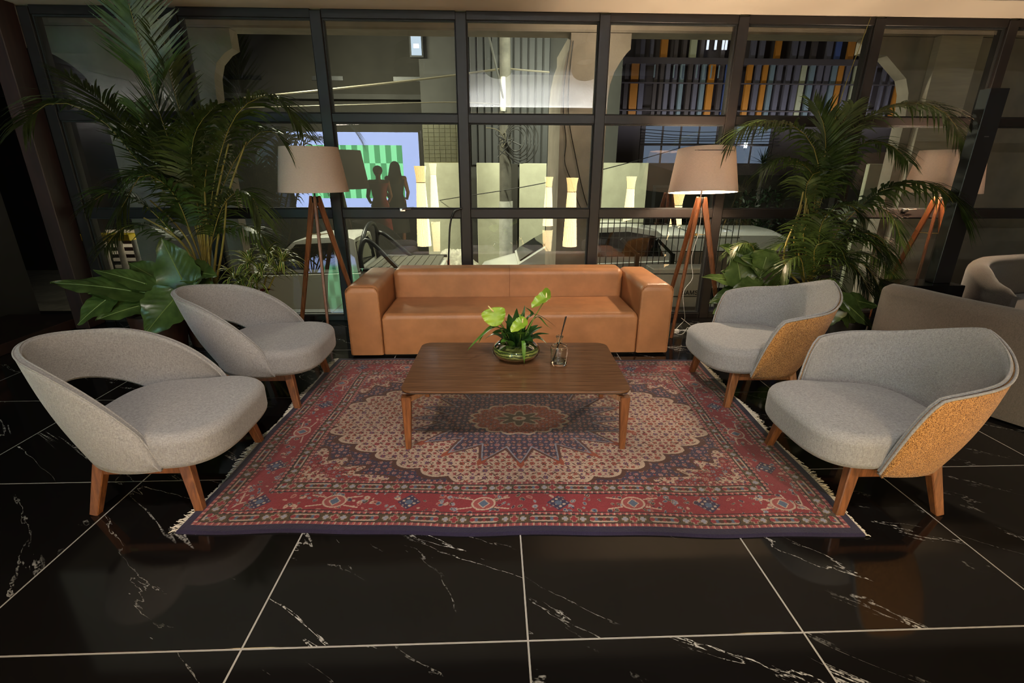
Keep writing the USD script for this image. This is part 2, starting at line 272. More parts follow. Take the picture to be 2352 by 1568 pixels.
# windows: bronze curtain wall, each bay a window with its own mullion, transoms and panes
YW = 5.20
mx = [-4.17, -2.89, -1.607, -.292, 1.044, 2.354, 3.663, 4.97, 6.28, 7.6, 8.2]
MW = .05
for k in range(len(mx)-1):
    a, b = mx[k], mx[k+1]
    w = thing('window_%d' % (k+1), None, kind='structure')
    cdata(stage.GetPrimAtPath(w), label='dark bronze framed window bay, number %d of the row counted from the left post' % (k+1))
    part(w, 'mullion', chamfer(a-MW, a+MW, YW, YW+.14, .0, 2.93, .004), M['frame'], smooth=30)
    l, r = a+MW, b-MW
    for z0, z1, nm in ((.0, .055, 'sill_rail'), (1.103, 1.190, 'transom'), (2.004, 2.082, 'transom'), (2.872, 2.945, 'head_rail')):
        part(w, nm, chamfer(l, r, YW+.012, YW+.12, z0, z1, .003), M['frame'], smooth=30)
    for z0, z1 in ((.055, 1.103), (1.190, 2.004), (2.082, 2.872)):
        part(w, 'pane', bx(l, r, YW+.058, YW+.066, z0, z1), M['pane'])
        g = .012
        part(w, 'gasket', join([bx(l, r, YW+.03, YW+.056, z0, z0+g), bx(l, r, YW+.03, YW+.056, z1-g, z1), bx(l, l+g, YW+.03, YW+.056, z0+g, z1-g), bx(r-g, r, YW+.03, YW+.056, z0+g, z1-g)]), M['frame_rubber'])
    if k in (2, 6):
        c = at(925, 478, 5.2)[0] if k == 2 else at(2080, 478, 5.2)[0]
        part(w, 'latch', join([rbox(c-.03, c+.03, YW-.018, YW+.012, 1.165, 1.20, .006, 1), tube([(c, YW-.02, 1.185), (c, YW-.035, 1.19), (c+.09, YW-.035, 1.195)], .006, 8)]), M['chrome'], smooth=40, label='small metal window latch')
stage.GetPrimAtPath('/World/window_1')
part(thing('trim_2', 'dark outer slab edge below the windows', kind='structure'), 'slab_edge', bx(-6.5, 9, 5.55, 5.7, -1.2, -.005), M['frame'])
# ================================================================= furniture
# tan leather sofa
sf = thing('leather_sofa', 'tan leather three-seat sofa with low wide arms in front of the windows', 'sofa', (0, 0, 0))
SX0, SX1, SY0, SY1 = -1.275, 1.555, 4.075, 4.965
AW = .285
part(sf, 'seat', softbox(SX0+AW+.003, SX1-AW-.003, SY0+.01, 4.80, .022, .392, .05), M['leather'], smooth=40)
xm = .145
bk = part(sf, 'backrest', rbox(SX0+AW+.002, SX1-AW-.002, 4.69, SY1, .10, .668, .065), M['leather'], smooth=40)
part(bk, 'seam', tube([(xm, 4.6905, .38), (xm, 4.690, .595)] + [(xm, 4.755-.065*math.cos(a), .603+.065*math.sin(a)) for a in np.linspace(.1, PI/2, 6)] + [(xm, 4.90, .668)], .0022, 6), M['leather_seam'], smooth=60)
for a, b in ((SX0, SX0+AW), (SX1-AW, SX1)):
    arm = part(sf, 'arm', softbox(a, b, SY0, SY1, .02, .645, .065), M['leather'], smooth=40)
    # stitched seam round the front face
    r, yy = .062, SY0+.004
    o = [(a+.004, yy, .03)] + [(a+.004+r-r*math.cos(t), yy, .641-r+r*math.sin(t)) for t in np.linspace(0, PI/2, 7)] + [(b-.004-r+r*math.sin(t), yy, .641-r+r*math.cos(t)) for t in np.linspace(0, PI/2, 7)] + [(b-.004, yy, .03)]
    o = [(x, y+(.062 if z > .55 else 0)*max(0, (z-.55)/.095), z) for x, y, z in o] if False else o
    part(arm, 'piping', tube(o, .003, 6), M['leather'], smooth=60)
part(sf, 'plinth', bx(SX0+.06, SX1-.06, SY0+.06, SY1-.06, 0, .03), M['black'])

# armchairs
PA = [0.0305, .3755, .3878, .2641, -.0509, .5498, .3512, .4569, .7531, .7799, 1.906, 1.9742, .5682, .9018, .925]
PB = [0.0247, .3318, .3651, .2457, -.0326, .5142, .4466, .6674, .7194, .8328, 1.8309, 2.406, .0, 1.3, .8621]
def spw(v, n): return np.sign(v)*np.abs(v)**(2/n)
def shell(p, opened, N=97, K=15, th=.030):
    ucb, Rab, Rbb, zb, ucr, Rar, Rbr, za, zm, zk, Phi, n, hh, phh, fa = p
    s = np.linspace(-1, 1, N); ph = s*Phi; a = np.abs(ph)
    bot = np.stack([ucb-Rab*spw(np.cos(ph), n), Rbb*spw(np.sin(ph), n), np.full_like(ph, zb)], 1)
    zr = PchipInterpolator([0, .45*Phi, fa*Phi, Phi], [zk, zm, za, zb+.012])(a)
    rim = np.stack([ucr-Rar*spw(np.cos(ph), n), Rbr*spw(np.sin(ph), n), zr], 1)
    k = ((zr-zb)/(zk-zb))[:, None]; rim[:, :2] = bot[:, :2]*(1-k) + rim[:, :2]*k
    tl = hh*np.sqrt(np.clip((np.cos(ph)-math.cos(phh))/(1-math.cos(phh)), 0, 1)) if opened else np.zeros_like(ph)
    T = tl[:, None] + (1-tl[:, None])*np.linspace(0, 1, K)[None]
    S = bot[:, None]*(1-T[..., None]) + rim[:, None]*T[..., None]
    bulge = np.sin(PI*T)*.02                                            # a slight belly
    du, dt = np.gradient(S, axis=0), np.gradient(S, axis=1); nn = np.cross(du, dt); nn /= np.linalg.norm(nn, axis=-1, keepdims=True)+1e-12
    nn = trimesh_smooth(nn)
    ctr = np.array([0, 0, .5]); sgn = np.sign(((S-ctr)*nn).sum(-1).mean()); nn *= sgn
    S = S + nn*bulge[..., None]
    out, inn = S, S - nn*th
    return out, inn
def trimesh_smooth(n):
    for _ in range(2):
        n = n.copy(); n[1:-1] = (n[:-2]+n[1:-1]*2+n[2:])/4
    return n/(np.linalg.norm(n, axis=-1, keepdims=True)+1e-12)
def grid_faces(N, K, flip=False):
    i, j = np.meshgrid(np.arange(N-1), np.arange(K-1), indexing='ij'); a = i*K+j; f = np.stack([a, a+K, a+K+1, a+1], -1).reshape(-1, 4)
    f = np.vstack([f[:, [0, 1, 2]], f[:, [0, 2, 3]]]); return f[:, ::-1] if flip else f
def skin(out, inn, edge_only=None):
    """closed sheet between two grids"""
    N, K, _ = out.shape; v = np.vstack([out.reshape(-1, 3), inn.reshape(-1, 3)]); o = N*K
    f = [grid_faces(N, K), grid_faces(N, K, True)+o]
    ring = [i*K for i in range(N)] + [(N-1)*K+j for j in range(1, K)] + [i*K+K-1 for i in range(N-2, -1, -1)] + [j for j in range(K-2, 0, -1)]
    r = np.array(ring); q = np.roll(r, -1); f += [np.stack([r, q, q+o], 1)[:, ::-1], np.stack([r, q+o, r+o], 1)[:, ::-1]]
    m = tm(v, np.vstack(f)); trimesh.repair.fix_normals(m) if False else None
    if m.volume < 0: m.invert()
    return m
def cushion(u0, hu, hw, z0, z1, n=3.0, r=.055, lift=.012):
    """D-shaped seat cushion with a softly domed top"""
    A = np.linspace(0, 2*PI, 72, endpoint=False); pl = np.stack([hu*spw(np.cos(A), n), hw*spw(np.sin(A), n)], 1); pl[:, 1] *= np.interp(pl[:, 0], [-hu, 0, .12, hu], [.80, .88, .97, 1.0])
    prof = [(.86, z0)] + [(1-(r/hw)*(1-math.sin(t))*1.0, z0+r*.8*(1-math.cos(t))) for t in np.linspace(0.2, PI/2, 5)] + [(1-(r/hw)*(1-math.cos(t)), z1-r+r*math.sin(t)) for t in np.linspace(0, PI/2, 7)] + [(.62, z1+lift*.5), (.35, z1+lift*.9), (.001, z1+lift)]
    v = np.concatenate([np.column_stack([pl*s, np.full(len(A), z)]) for s, z in prof]); n_ = len(A); f = []
    for i in range(len(prof)-1):
        for j in range(n_):
            k = (j+1) % n_; f += [[i*n_+j, i*n_+k, (i+1)*n_+k], [i*n_+j, (i+1)*n_+k, (i+1)*n_+j]]
    v = np.vstack([v, [[0, 0, z0]]]); f += [[len(v)-1, (j+1) % n_, j] for j in range(n_)]
    v[:, 0] += u0; m = tm(v, f)
    if m.volume < 0: m.invert()
    return m, np.column_stack([pl[:, 0]*(1-r/hw*.25)+u0, pl[:, 1]*(1-r/hw*.25), np.full(n_, z1-.010)])
def armchair(name, label, P, opened, outer, loc, rotz, seat_u):
    t = thing(name, label, 'armchair', loc, rotz)
    out, inn = shell(P, opened)
    if opened:
        part(t, 'back_shell', skin(out, inn), M['grey_cloth'], smooth=50)
    else:
        mid = inn + (out-inn)*.5
        part(t, 'back_shell', skin(mid, inn), M['grey_cloth'], smooth=50)
        o2 = out.copy(); o2[:, -1] = out[:, -2]*.25+out[:, -1]*.75; part(t, 'outer_shell', skin(o2, mid+(o2-mid)*.02), M[outer], smooth=50, label='mustard tweed outer back')
    rim = np.concatenate([out[:1, :].reshape(-1, 3)[:0], (out[:, -1]+inn[:, -1])/2 + np.array([0, 0, .002])])
    part(t, 'piping', tube(np.concatenate([out[:, -1]*.92+inn[:, -1]*.08]), .0065 if not opened else .0045, 6), M['grey_cloth'], smooth=60)
    part(t, 'piping', tube(np.concatenate([out[:, -1]*.12+inn[:, -1]*.88]), .004, 6), M['grey_cloth'], smooth=60)
    if opened:
        e = np.array([i for i in range(len(out)) if out[i, 0, 2] > P[3]+.012]); part(t, 'piping', tube((out[e, 0]+inn[e, 0])/2, .004, 6), M['grey_cloth'], smooth=60)
    m, edge = cushion(seat_u, .365, .385 if opened else .36, .258, .440, 3.3, .052, .010)
    s = part(t, 'seat', m, M['grey_cloth'], smooth=50)
    fr = [i for i in range(len(edge)) if edge[i, 0] > seat_u-.05]
    fr = sorted(fr, key=lambda i: math.atan2(edge[i, 1], edge[i, 0]-seat_u))
    if not opened: part(s, 'piping', tube((edge[fr]*np.array([.93, .93, 1])+np.array([0, 0, .0065])), .0012, 6), M['grey_cloth'], smooth=60)
    for su in (1, -1):
        for sw in (1, -1):
            part(t, 'leg', beam((su*.195+.01, sw*.278, .256), (su*.25, sw*.318, 0), (.056, .05), (.040, .036)), M['walnut'])
    for sw in (1, -1):
        part(t, 'rail', chamfer(-.215, .225, sw*.282-.02, sw*.282+.02, .205, .252, .004), M['walnut'])
    for u in (-.12, .12):
        part(t, 'rail', chamfer(u-.025, u+.025, -.265, .265, .222, .262, .004), M['walnut'])
    if opened: part(t, 'brand_tag', chamfer(-.155, -.118, -.3055, -.3025, .226, .240, .0008), M['brass'], label='small brass tag on the side rail')
    return t
ch1 = armchair('armchair', 'grey armchair with open lower back at the front left of the rug', PA, True, 'grey_cloth', (-1.69, 2.335, 0), 0, .035)
copy_of(ch1, 'grey armchair with open lower back behind the other, beside the big-leaved plant', (-1.625, 3.41, 0), .0)
ch3 = armchair('tweed_back_armchair', 'grey armchair with mustard tweed outside at the front right of the rug', PB, False, 'tweed', (1.90, 2.205, 0), PI, .03)
copy_of(ch3, 'grey armchair with tweed outside on the right, nearer the sofa and palm', (1.865, 3.33, 0), PI)

# coffee table
tb = thing('coffee_table', 'low walnut coffee table with rounded corners on the patterned rug', 'coffee table', (.125, 2.87, .012), -.03)
def rounded_rect(hx, hy, r, n=8):
    return np.array([(sx*(hx-r)+r*math.cos(a), sy*(hy-r)+r*math.sin(a)) for sx, sy, a0 in ((1, 1, 0), (-1, 1, PI/2), (-1, -1, PI), (1, -1, 3*PI/2)) for a in np.linspace(a0, a0+PI/2, n)])
def slab(outline_fn, prof):
    v = np.concatenate([np.column_stack([outline_fn(d), np.full(len(outline_fn(d)), z)]) for d, z in prof]); n = len(outline_fn(0)); f = []
    for i in range(len(prof)-1):
        for j in range(n):
            k = (j+1) % n; f += [[i*n+j, i*n+k, (i+1)*n+k], [i*n+j, (i+1)*n+k, (i+1)*n+j]]
    L = (len(prof)-1)*n; c0 = outline_fn(0).mean(0); v = np.vstack([v, [[c0[0], c0[1], prof[0][1]], [c0[0], c0[1], prof[-1][1]]]]); a, b = len(v)-2, len(v)-1
    f += [[a, (j+1) % n, j] for j in range(n)] + [[b, L+j, L+(j+1) % n] for j in range(n)]
    m = tm(v, f)
    if m.volume < 0: m.invert()
    return m
rr = lambda d: rounded_rect(.652-d, .408-d, .07-d*.5)
part(tb, 'tabletop', slab(rr, [(.0015, .3865), (0, .3885), (0, .3965), (.0015, .398)]), M['tabletop'], smooth=30)
M['edge_dark'] = plain('dark_table_edge', (.012, .008, .006), .4)
part(tb, 'edge_band', slab(lambda d: rounded_rect(.650-d, .406-d, .07-d*.5), [(.02, .372), (0, .381), (0, .3865)]), M['edge_dark'], smooth=30)
for sx in (1, -1):
    for sy in (1, -1):
        k = np.array([sx*.622, sy*.362, .330]); f0 = np.array([sx*.634, sy*.350, 0]); top = np.array([sx*.485, sy*.285, .366])
        part(tb, 'leg', join([beam(f0, k+[0, 0, .018], (.030, .030), (.056, .046), (1, 0, 0)), beam(k+[0, 0, -.002], top, (.044, .036), (.046, .026), (0, 1, 0))]), M['walnut'])

# tripod floor lamps
def tripod_lamp(label, loc, ang, tilt=0.0):
    t = thing('floor_lamp', label, 'floor lamp', loc, 0, 'tripod floor lamps' if False else None)
    rb, rt, zb, zt = .312, .252, 1.375, 1.765
    tl = lambda m: m.apply_transform(trimesh.transformations.rotation_matrix(-tilt, [1, 0, 0], (0, 0, 1.57)))
    part(t, 'shade', tl(lathe([(rb, zb), (rb+.003, zb), (rt+.003, zt), (rt, zt), (rb, zb)], 72)), M['shade'], smooth=50)
    part(t, 'shade_hem', tl(join([tube([(r_*math.cos(a), r_*math.sin(a), z_) for a in np.linspace(0, 2*PI, 61)], .003, 6) for r_, z_ in ((rb, zb+.002), (rt, zt-.002))])), M['shade'], smooth=60)
    part(t, 'shade_ring', join([tube([(rt*.98*math.cos(a), rt*.98*math.sin(a), zt-.02) for a in np.linspace(0, 2*PI, 41)], .003, 6)] + [tube([(0, 0, zt-.06), (rt*.98*math.cos(a), rt*.98*math.sin(a), zt-.02)], .003, 6) for a in (0, 2*PI/3, 4*PI/3)]), M['black'])
    part(t, 'pole', tube([(0, 0, 1.29), (0, 0, 1.72)], .008, 10), M['black'], smooth=40)
    b = part(t, 'bulb', lathe([(0, 1.49), (.02, 1.495), (.031, 1.52), (.031, 1.545), (.016, 1.585), (.014, 1.60), (0, 1.60)], 20), M['white_plastic'], smooth=60)
    part(t, 'head_block', lathe([(0, 1.275), (.028, 1.275), (.03, 1.28), (.03, 1.325), (.026, 1.33), (0, 1.33)], 20), M['black'], smooth=40)
    for i in range(3):
        a = ang+i*2*PI/3; d = np.array([math.cos(a), math.sin(a), 0])
        part(t, 'leg', hull(np.vstack([beam(d*.030+[0, 0, 1.30], d*.36, (.030, .046), (.024, .034), np.cross(d, [0, 0, 1])).vertices, (d*.045+[0, 0, 1.335])[None]+np.array([[.009, .009, 0], [-.009, -.009, 0], [.009, -.009, 0], [-.009, .009, 0]])])), M['walnut'], smooth=20)
    z = .98; rr_ = .36*(1.3-z)/1.3+.02
    part(t, 'spreader', join([tube([(0, 0, z), (rr_*math.cos(ang+i*2*PI/3), rr_*math.sin(ang+i*2*PI/3), z)], .004, 6) for i in range(3)]+[lathe([(0, z-.012), (.012, z-.012), (.012, z+.012), (0, z+.012)], 12)]), M['brass'])
    return t
lampL = tripod_lamp('wooden tripod floor lamp, unlit, left of the leather sofa', (-1.69, 4.85, 0), -3.415)
lampR = tripod_lamp('wooden tripod floor lamp right of the leather sofa, glowing under its tilted shade', (1.985, 4.80, 0), 1.914, math.radians(5.5))
copy_of(lampL, 'wooden tripod floor lamp behind the black post and the right palm', (4.42, 4.88, 0), math.radians(-54.7))
for k, (x, y, pw) in enumerate(((1.985, 4.80, 1300), (4.42, 4.88, 900))):
    bulb_light('LampBulb_%03d' % k, (x, y, 1.545), .045, pw, (1.0, .78, .54))
# white flex of the lit lamp, with its tangle on the floor
cp = [at(1612, 470, 4.8), at(1603, 540, 4.78), at(1597, 560, 4.76), at(1588, 605, 4.74), at(1590, 640, 4.72), at(1572, 665, 4.66), at(1570, 700, 4.62), on(1566, 742, .02), on(1556, 752, .006), on(1550, 765, .006), on(1575, 757, .006), on(1592, 772, .006), on(1580, 752, .006), on(1560, 768, .006), on(1545, 758, .006), on(1590, 762, .006)]
fx = thing('lamp_cord', 'thin white lamp flex lying tangled on the floor right of the sofa', 'cord')
part(fx, 'flex', tube(spline(cp, 120), .0032, 6), M['white_plastic'], smooth=60)
part(fx, 'plug', rbox(*(lambda p: (p[0]-.03, p[0]+.03, p[1]-.02, p[1]+.02, .001, .036))(on(1552, 764)), .008, 1), M['white_plastic'], smooth=40)
# ================================================================= the rug: a woven pattern, one colour per knot
def rug_colours(X, Y, L, W):
    """X, Y in metres from the centre; returns the wool's colour at each knot"""
    C = dict(red=(.27, .028, .040), rose=(.46, .10, .10), ivory=(.56, .41, .31), navy=(.042, .034, .085), olive=(.085, .055, .028), blue=(.10, .14, .22), brown=(.075, .024, .018), orange=(.33, .065, .028), pale=(.34, .33, .40), black=(.016, .012, .018), indigo=(.075, .055, .15))
    C = {k: np.array(v) for k, v in C.items()}
    rng = np.random.default_rng(5); out = np.empty(X.shape+(3,)); dx, dy = L/2-np.abs(X), W/2-np.abs(Y); d = np.minimum(dx, dy); along = np.where(dy < dx, X, Y)
    def put(m, c): out[m] = C[c] if isinstance(c, str) else c
    def herati(ground, line, ring, core, seed, a=.066):
        """lattice of ringed rosettes, curling stems between them"""
        g = np.broadcast_to(C[ground], out.shape).copy(); r = np.random.default_rng(seed)
        u, v = X/a, Y/a
        w = .10*np.sin(2*PI*(u*1.0))*np.cos(2*PI*v)
        for q in (u+v, u-v):
            s = np.abs(((q+w+.12*np.sin(PI*(u*2-v))) % 1)-.5); g[(s > .468)] = C[line]
            g[(s > .215) & (s < .238)] = C['rose' if ground == 'ivory' else 'brown']
        for ox, oy, R, cc in ((0, 0, .215, ring), (.5, .5, .16, core), (.5, 0, .085, line), (0, .5, .10, ring)):
            iu, iv = np.round(u-ox), np.round(v-oy); h = (np.sin(iu*12.9898+iv*78.233+seed)*43758.5453) % 1
            fu, fv = u-ox-iu, v-oy-iv; rr = np.hypot(fu, fv); th = np.arctan2(fv, fu); Rr = R*(1+.13*np.cos(6*th))*(.9+.25*h)
            cols = np.where((h > .72)[..., None], C['orange'], np.where((h > .5)[..., None], C['red'], np.broadcast_to(C[cc], out.shape)))
            m = rr < Rr; g[m] = C['ivory' if ground != 'ivory' else 'brown']
            m = rr < Rr*.88; g[m] = cols[m]
            m = rr < Rr*.50; g[m] = C['rose' if ground == 'ivory' else 'pale']
            m = rr < Rr*.30; g[m] = C['brown' if ground == 'ivory' else 'orange']
        for ang in (0.5, 2.2):                                           # curved leaves
            q1 = u*math.cos(ang)+v*math.sin(ang); q2 = -u*math.sin(ang)+v*math.cos(ang)
            f1, f2 = (q1 % 1.414)-.707, (q2 % .707)-.353; m = (np.abs(f2-.25*f1*f1) < .05*(1-(f1/.30)**2)) & (np.abs(f1) < .30); g[m] = C[line]
        return g
    def blobs(n, palette, xr, yr, rmin, rmax, seed, base):
        r = np.random.default_rng(seed); P = r.uniform((-xr, -yr), (xr, yr), (n, 2)); A = r.uniform(0, PI, n); S = r.uniform(rmin, rmax, n); E = r.uniform(.35, .9, n); K = r.integers(0, len(palette), n)
        t = cKDTree(P); dd, ii = t.query(np.stack([X, Y], -1).reshape(-1, 2)); ii = ii.reshape(X.shape)
        px, py = X-P[ii, 0], Y-P[ii, 1]; ca, sa = np.cos(A[ii]), np.sin(A[ii]); e1, e2 = px*ca+py*sa, (-px*sa+py*ca); e2 = (e2 - 9*e1*e1)/E[ii]; rr = np.hypot(e1, e2)/S[ii]
        g = base.copy(); pal = np.array([C[p] for p in palette])
        m = rr < 1.25; g[m] = C['ivory']*.8; m = rr < 1; g[m] = pal[K[ii]][m]; m = rr < .4; g[m] = pal[(K[ii]+2) % len(palette)][m]
        return g
    # bands
    red = np.broadcast_to(C['red']*1.0, out.shape)
    border = blobs(4800, ['blue', 'navy', 'ivory', 'brown', 'rose', 'pale', 'olive', 'blue'], L/2, W/2, .006, .0145, 3, red)
    per, bc = .372, .213
    q = ((along/per) % 1)-.5; t = (d-bc)/.07
    par = (np.floor(along/per) % 2) == 0
    qa, ta = q*per, (d-bc)
    dia = np.abs(qa)/.052+np.abs(ta)/.052
    m = par & (dia < 1.12); border[m] = C['navy']; m = par & (dia < 1) & ((np.sin(qa*170)*np.sin(ta*170)) > .35); border[m] = C['ivory']; m = par & (np.hypot(qa, ta) < .017); border[m] = C['blue']
    el = np.hypot(qa/.060, ta/.050); m = ~par & (el < 1) & (el > .84); border[m] = C['ivory']; m = ~par & (el < .84); border[m] = C['rose']*.75
    el = np.abs(qa)/.026+np.abs(ta)/.03; m = ~par & (el < 1.2); border[m] = C['ivory']; m = ~par & (el < .95); border[m] = C['blue']
    m = ~par & (np.abs(np.abs(ta)-.2*np.abs(qa)-.018) < .004) & (np.abs(qa) > .055) & (np.abs(qa) < .13); border[m] = C['ivory']
    def cartouche(d0, d1, per, ph):
        g = np.broadcast_to(C['olive'], out.shape).copy(); h = (d1-d0)/2; t = (d-(d0+d1)/2)/h; q = (((along+ph)/per) % 1-.5)*per
        hx = np.abs(q)+np.maximum(np.abs(t)-.35, 0)*.030; m = (hx < .072) & (np.abs(t) < .84); g[m] = C['black']
        m = (hx < .067) & (np.abs(t) < .74); g[m] = C['ivory']*.85
        for x_, c in ((-.036, 'blue'), (0, 'red'), (.036, 'blue'), (-.018, 'brown'), (.018, 'brown'), (-.056, 'red'), (.056, 'red')):
            m = np.hypot((q-x_)/.013, t/.42) < 1; g[m] = C[c]
        q2 = ((((along+ph)/per)+.5) % 1-.5)*per
        for x_, c, s in ((0, 'red', 1), (-.042, 'pale', .72), (.042, 'pale', .72)):
            e = (q2-x_)/s; tt = t/s
            cross = ((np.abs(e) < .018) & (np.abs(tt) < .28)) | ((np.abs(e) < .007) & (np.abs(tt) < .72)); ring = ((np.abs(e) < .022) & (np.abs(tt) < .42)) | ((np.abs(e) < .011) & (np.abs(tt) < .85))
            g[ring] = C['ivory']*.7; g[cross] = C[c]
        return g
    def guard():
        g = np.broadcast_to(C['rose'], out.shape).copy(); q = (along/.030) % 1; m = (np.abs(q-.5) < .24) & (np.sin(d*900) > -.3); g[m] = C['black']*2; m = np.abs(q-.1) < .08; g[m] = C['ivory']; return g
    # field
    ivory, navy = herati('ivory', 'brown', 'indigo', 'red', 11), herati('navy', 'brown', 'orange', 'red', 23)
    th = np.arctan2(Y/.735, X/1.235); rr = np.hypot(X/1.235, Y/.735)
    lob = .99-.055*(1-np.abs(np.sin(18*th)))**1.2-.075*np.abs(np.sin(2*th))**3; field = navy.copy()
    m = rr < lob+.05; field[m] = C['brown']*1.2; m = rr < lob+.018; field[m] = C['ivory']; m = rr < lob; field[m] = ivory[m]
    # corner pieces
    cxn, cyn = L/2-.385-np.abs(X), W/2-.385-np.abs(Y); cc = cxn/.46+cyn/.30; cl = 1+.16*np.sin(np.arctan2(cyn/.30, cxn/.46)*14)
    m = cc < cl+.10; field[m] = C['brown']*1.3; m = cc < cl; field[m] = ivory[m]; redc = herati('red', 'brown', 'blue', 'navy', 31); m = (cc > cl*.42) & (cc < cl*.78); field[m] = redc[m]
    # star and centre
    r2 = np.hypot(X/.64, Y/.47); t2 = np.arctan2(Y/.47, X/.64); tri = np.abs(((t2*20/(2*PI)) % 1)-.5)*2; sb = .74+.34*tri**1.25
    m = r2 < sb+.10; field[m] = C['brown']*1.4; m = (r2 < sb+.035); field[m] = C['pale']*.8; m = r2 < sb; field[m] = navy[m]
    tip = (tri > .80) & (np.abs(r2-(sb+.10)) < .05); field[tip] = C['orange']
    r3 = np.hypot(X/.315, Y/.20); t3 = np.arctan2(Y/.20, X/.315); s3 = .88+.12*np.abs(np.sin(8*t3)); oran = herati('orange', 'brown', 'red', 'navy', 41, .052)
    m = r3 < s3+.07; field[m] = C['ivory']; m = r3 < s3; field[m] = oran[m]
    r4 = np.hypot(X/.15, Y/.095); t4 = np.arctan2(Y/.095, X/.15); s4 = .75+.25*np.cos(8*t4)
    m = r4 < s4+.16; field[m] = C['ivory']*.9; m = r4 < s4; field[m] = C['olive']; m = np.hypot(X/.045, Y/.03) < 1; field[m] = C['ivory']; m = np.hypot(X/.02, Y/.014) < 1; field[m] = C['orange']
    out[:] = field
    edges = [(0, .045, None), (.045, .066, guard()), (.066, .124, cartouche(.066, .124, .285, .03)), (.124, .143, guard()), (.143, .288, border), (.288, .308, guard()), (.308, .364, cartouche(.308, .364, .272, .11)), (.364, .385, guard())]
    for a, b, g in edges:
        m = (d >= a) & (d < b)
        if g is None: out[m] = C['indigo']*.36
        else: out[m] = g[m]
    for e in (.0655, .1235, .143, .288, .308, .364, .385): out[np.abs(d-e) < .0022] = C['black']
    wear = meshkit.fbm(np.stack([X*3, Y*3, X*0], -1), 3, 7); fine = rng.uniform(.82, 1.15, X.shape)
    return np.clip(out*((.40+.40*wear)*fine)[..., None], 0, 1)
RL, RW, RH = 3.16, 2.17, .011
NX, NY = 1000, 690
gx, gy = np.linspace(-RL/2, RL/2, NX), np.linspace(-RW/2, RW/2, NY); GX, GY = np.meshgrid(gx, gy, indexing='ij')
nz = meshkit.noise(np.stack([GX*260, GY*260, GX*0], -1), 3)*.0012 + meshkit.noise(np.stack([GX*2.2, GY*2.2, GX*0], -1), 9)*.003
edge = np.minimum(RL/2-np.abs(GX), RW/2-np.abs(GY)); GZ = RH*np.clip(edge/.006, 0, 1)**.5*np.where(edge <= 0, 0, 1) + nz*np.clip(edge/.01, 0, 1) - .002*(edge <= 0)
wob = .006*np.sin(GX*5.1)+.004*np.sin(GX*11+1)
rv = np.stack([GX + .005*np.sin(GY*7), GY+wob*np.abs(GY)/(RW/2), GZ+.001], -1).reshape(-1, 3)
M['rug'] = mat('rug_wool', {'a': ('attribute', {'attribute': 'wool'}), 'p': ('principled_bsdf', {'roughness': .95, 'sheen_weight': .2, 'specular_ior_level': .15})}, [('a.color', 'p.base_color')])
rug = thing('rug', 'red and navy patterned oriental rug with a cream medallion and white end fringes', 'rug', (.155, 2.885, 0), -.040)
rp = part(rug, 'pile', tm(rv, grid_faces(NX, NY)), M['rug'], smooth=True)
UsdGeom.PrimvarsAPI(stage.GetPrimAtPath(rp)).CreatePrimvar('wool', Sdf.ValueTypeNames.Color3fArray, 'vertex').Set(Vt.Vec3fArray.FromNumpy(rug_colours(GX, GY, RL, RW).reshape(-1, 3).astype(np.float32)))
# fringes on both short ends
rng = np.random.default_rng(12)
M['fringe'] = plain('cream_fringe', (.62, .56, .46), .95)
for s in (-1, 1):
    ms = []
    for y in np.arange(-RW/2+.004, RW/2, .0052):
        x0 = s*(RL/2-.004+.005*math.sin(y*7)*s); ln = rng.uniform(.022, .05)*(.75+.4*math.sin(y*9+s)); a = rng.uniform(-.6, .6)
        p = [(x0, y, .008), (x0+s*ln*.5, y+ln*.4*math.sin(a), .0075+rng.uniform(0, .004)), (x0+s*ln, y+ln*math.sin(a), rng.uniform(.0035, .006))]
        ms.append(tube(p, [.0030, .0032, .0018], 4, False))
    part(rug, 'fringe', join(ms), M['fringe'], smooth=True, kind='stuff', label='cream knotted fringe')
# ================================================================= on the table
TZ = .012+.398+.0008
vc = np.array([.135, 2.98, TZ])
bowl = thing('flower_bowl', 'round glass bowl of green anthuriums on the walnut coffee table', 'flower arrangement', vc)
out_p = [(0, 0), (.075, .0), (.115, .010), (.148, .034), (.157, .058), (.150, .080), (.128, .101), (.108, .112)]
from scipy.interpolate import CubicSpline
cs = CubicSpline(np.arange(len(out_p)), out_p)(np.linspace(0, len(out_p)-1, 30)); cs[:, 0] = np.maximum(cs[:, 0], 0); cs[:, 1] = np.maximum(cs[:, 1], 0); cs[0] = (0, 0)
inn_p = [(max(r-.004, 0), z+.004) for r, z in cs[::-1]]; inn_p[0] = (cs[-1][0]-.004, cs[-1][1])
part(bowl, 'bowl', lathe(list(map(tuple, cs)) + [(cs[-1][0]-.002, cs[-1][1]+.002)] + inn_p, 64), M['glass'], smooth=60)
M['leaf_wrap'] = mat('coiled_leaf_bands', {'tc': ('texture_coordinate', {}), 'w': ('wave_texture', {'bands_direction': 'z', 'scale': 16.0, 'distortion': 5.0, 'detail': 3.0, 'detail_scale': 1.2}), 'r': ('rgb_ramp', {'ramp': [(0, (.025, .05, .008)), (.45, (.13, .19, .025)), (.8, (.30, .36, .07)), (1, (.40, .44, .16))]}), 'p': ('principled_bsdf', {'roughness': .35})}, [('tc.object', 'w.vector'), ('w.fac', 'r.fac'), ('r.color', 'p.base_color')])
wr = [(.001, .0052)] + [(max(r-.006, .001), z+.005) for r, z in cs[2:22]]; zt = wr[-1][1]
part(bowl, 'leaf_lining', lathe(wr + [(wr[-1][0]-.012, zt-.002), (.10, .03), (.001, .02)], 64), M['leaf_wrap'], smooth=60, label='wide green leaves coiled inside the bowl')
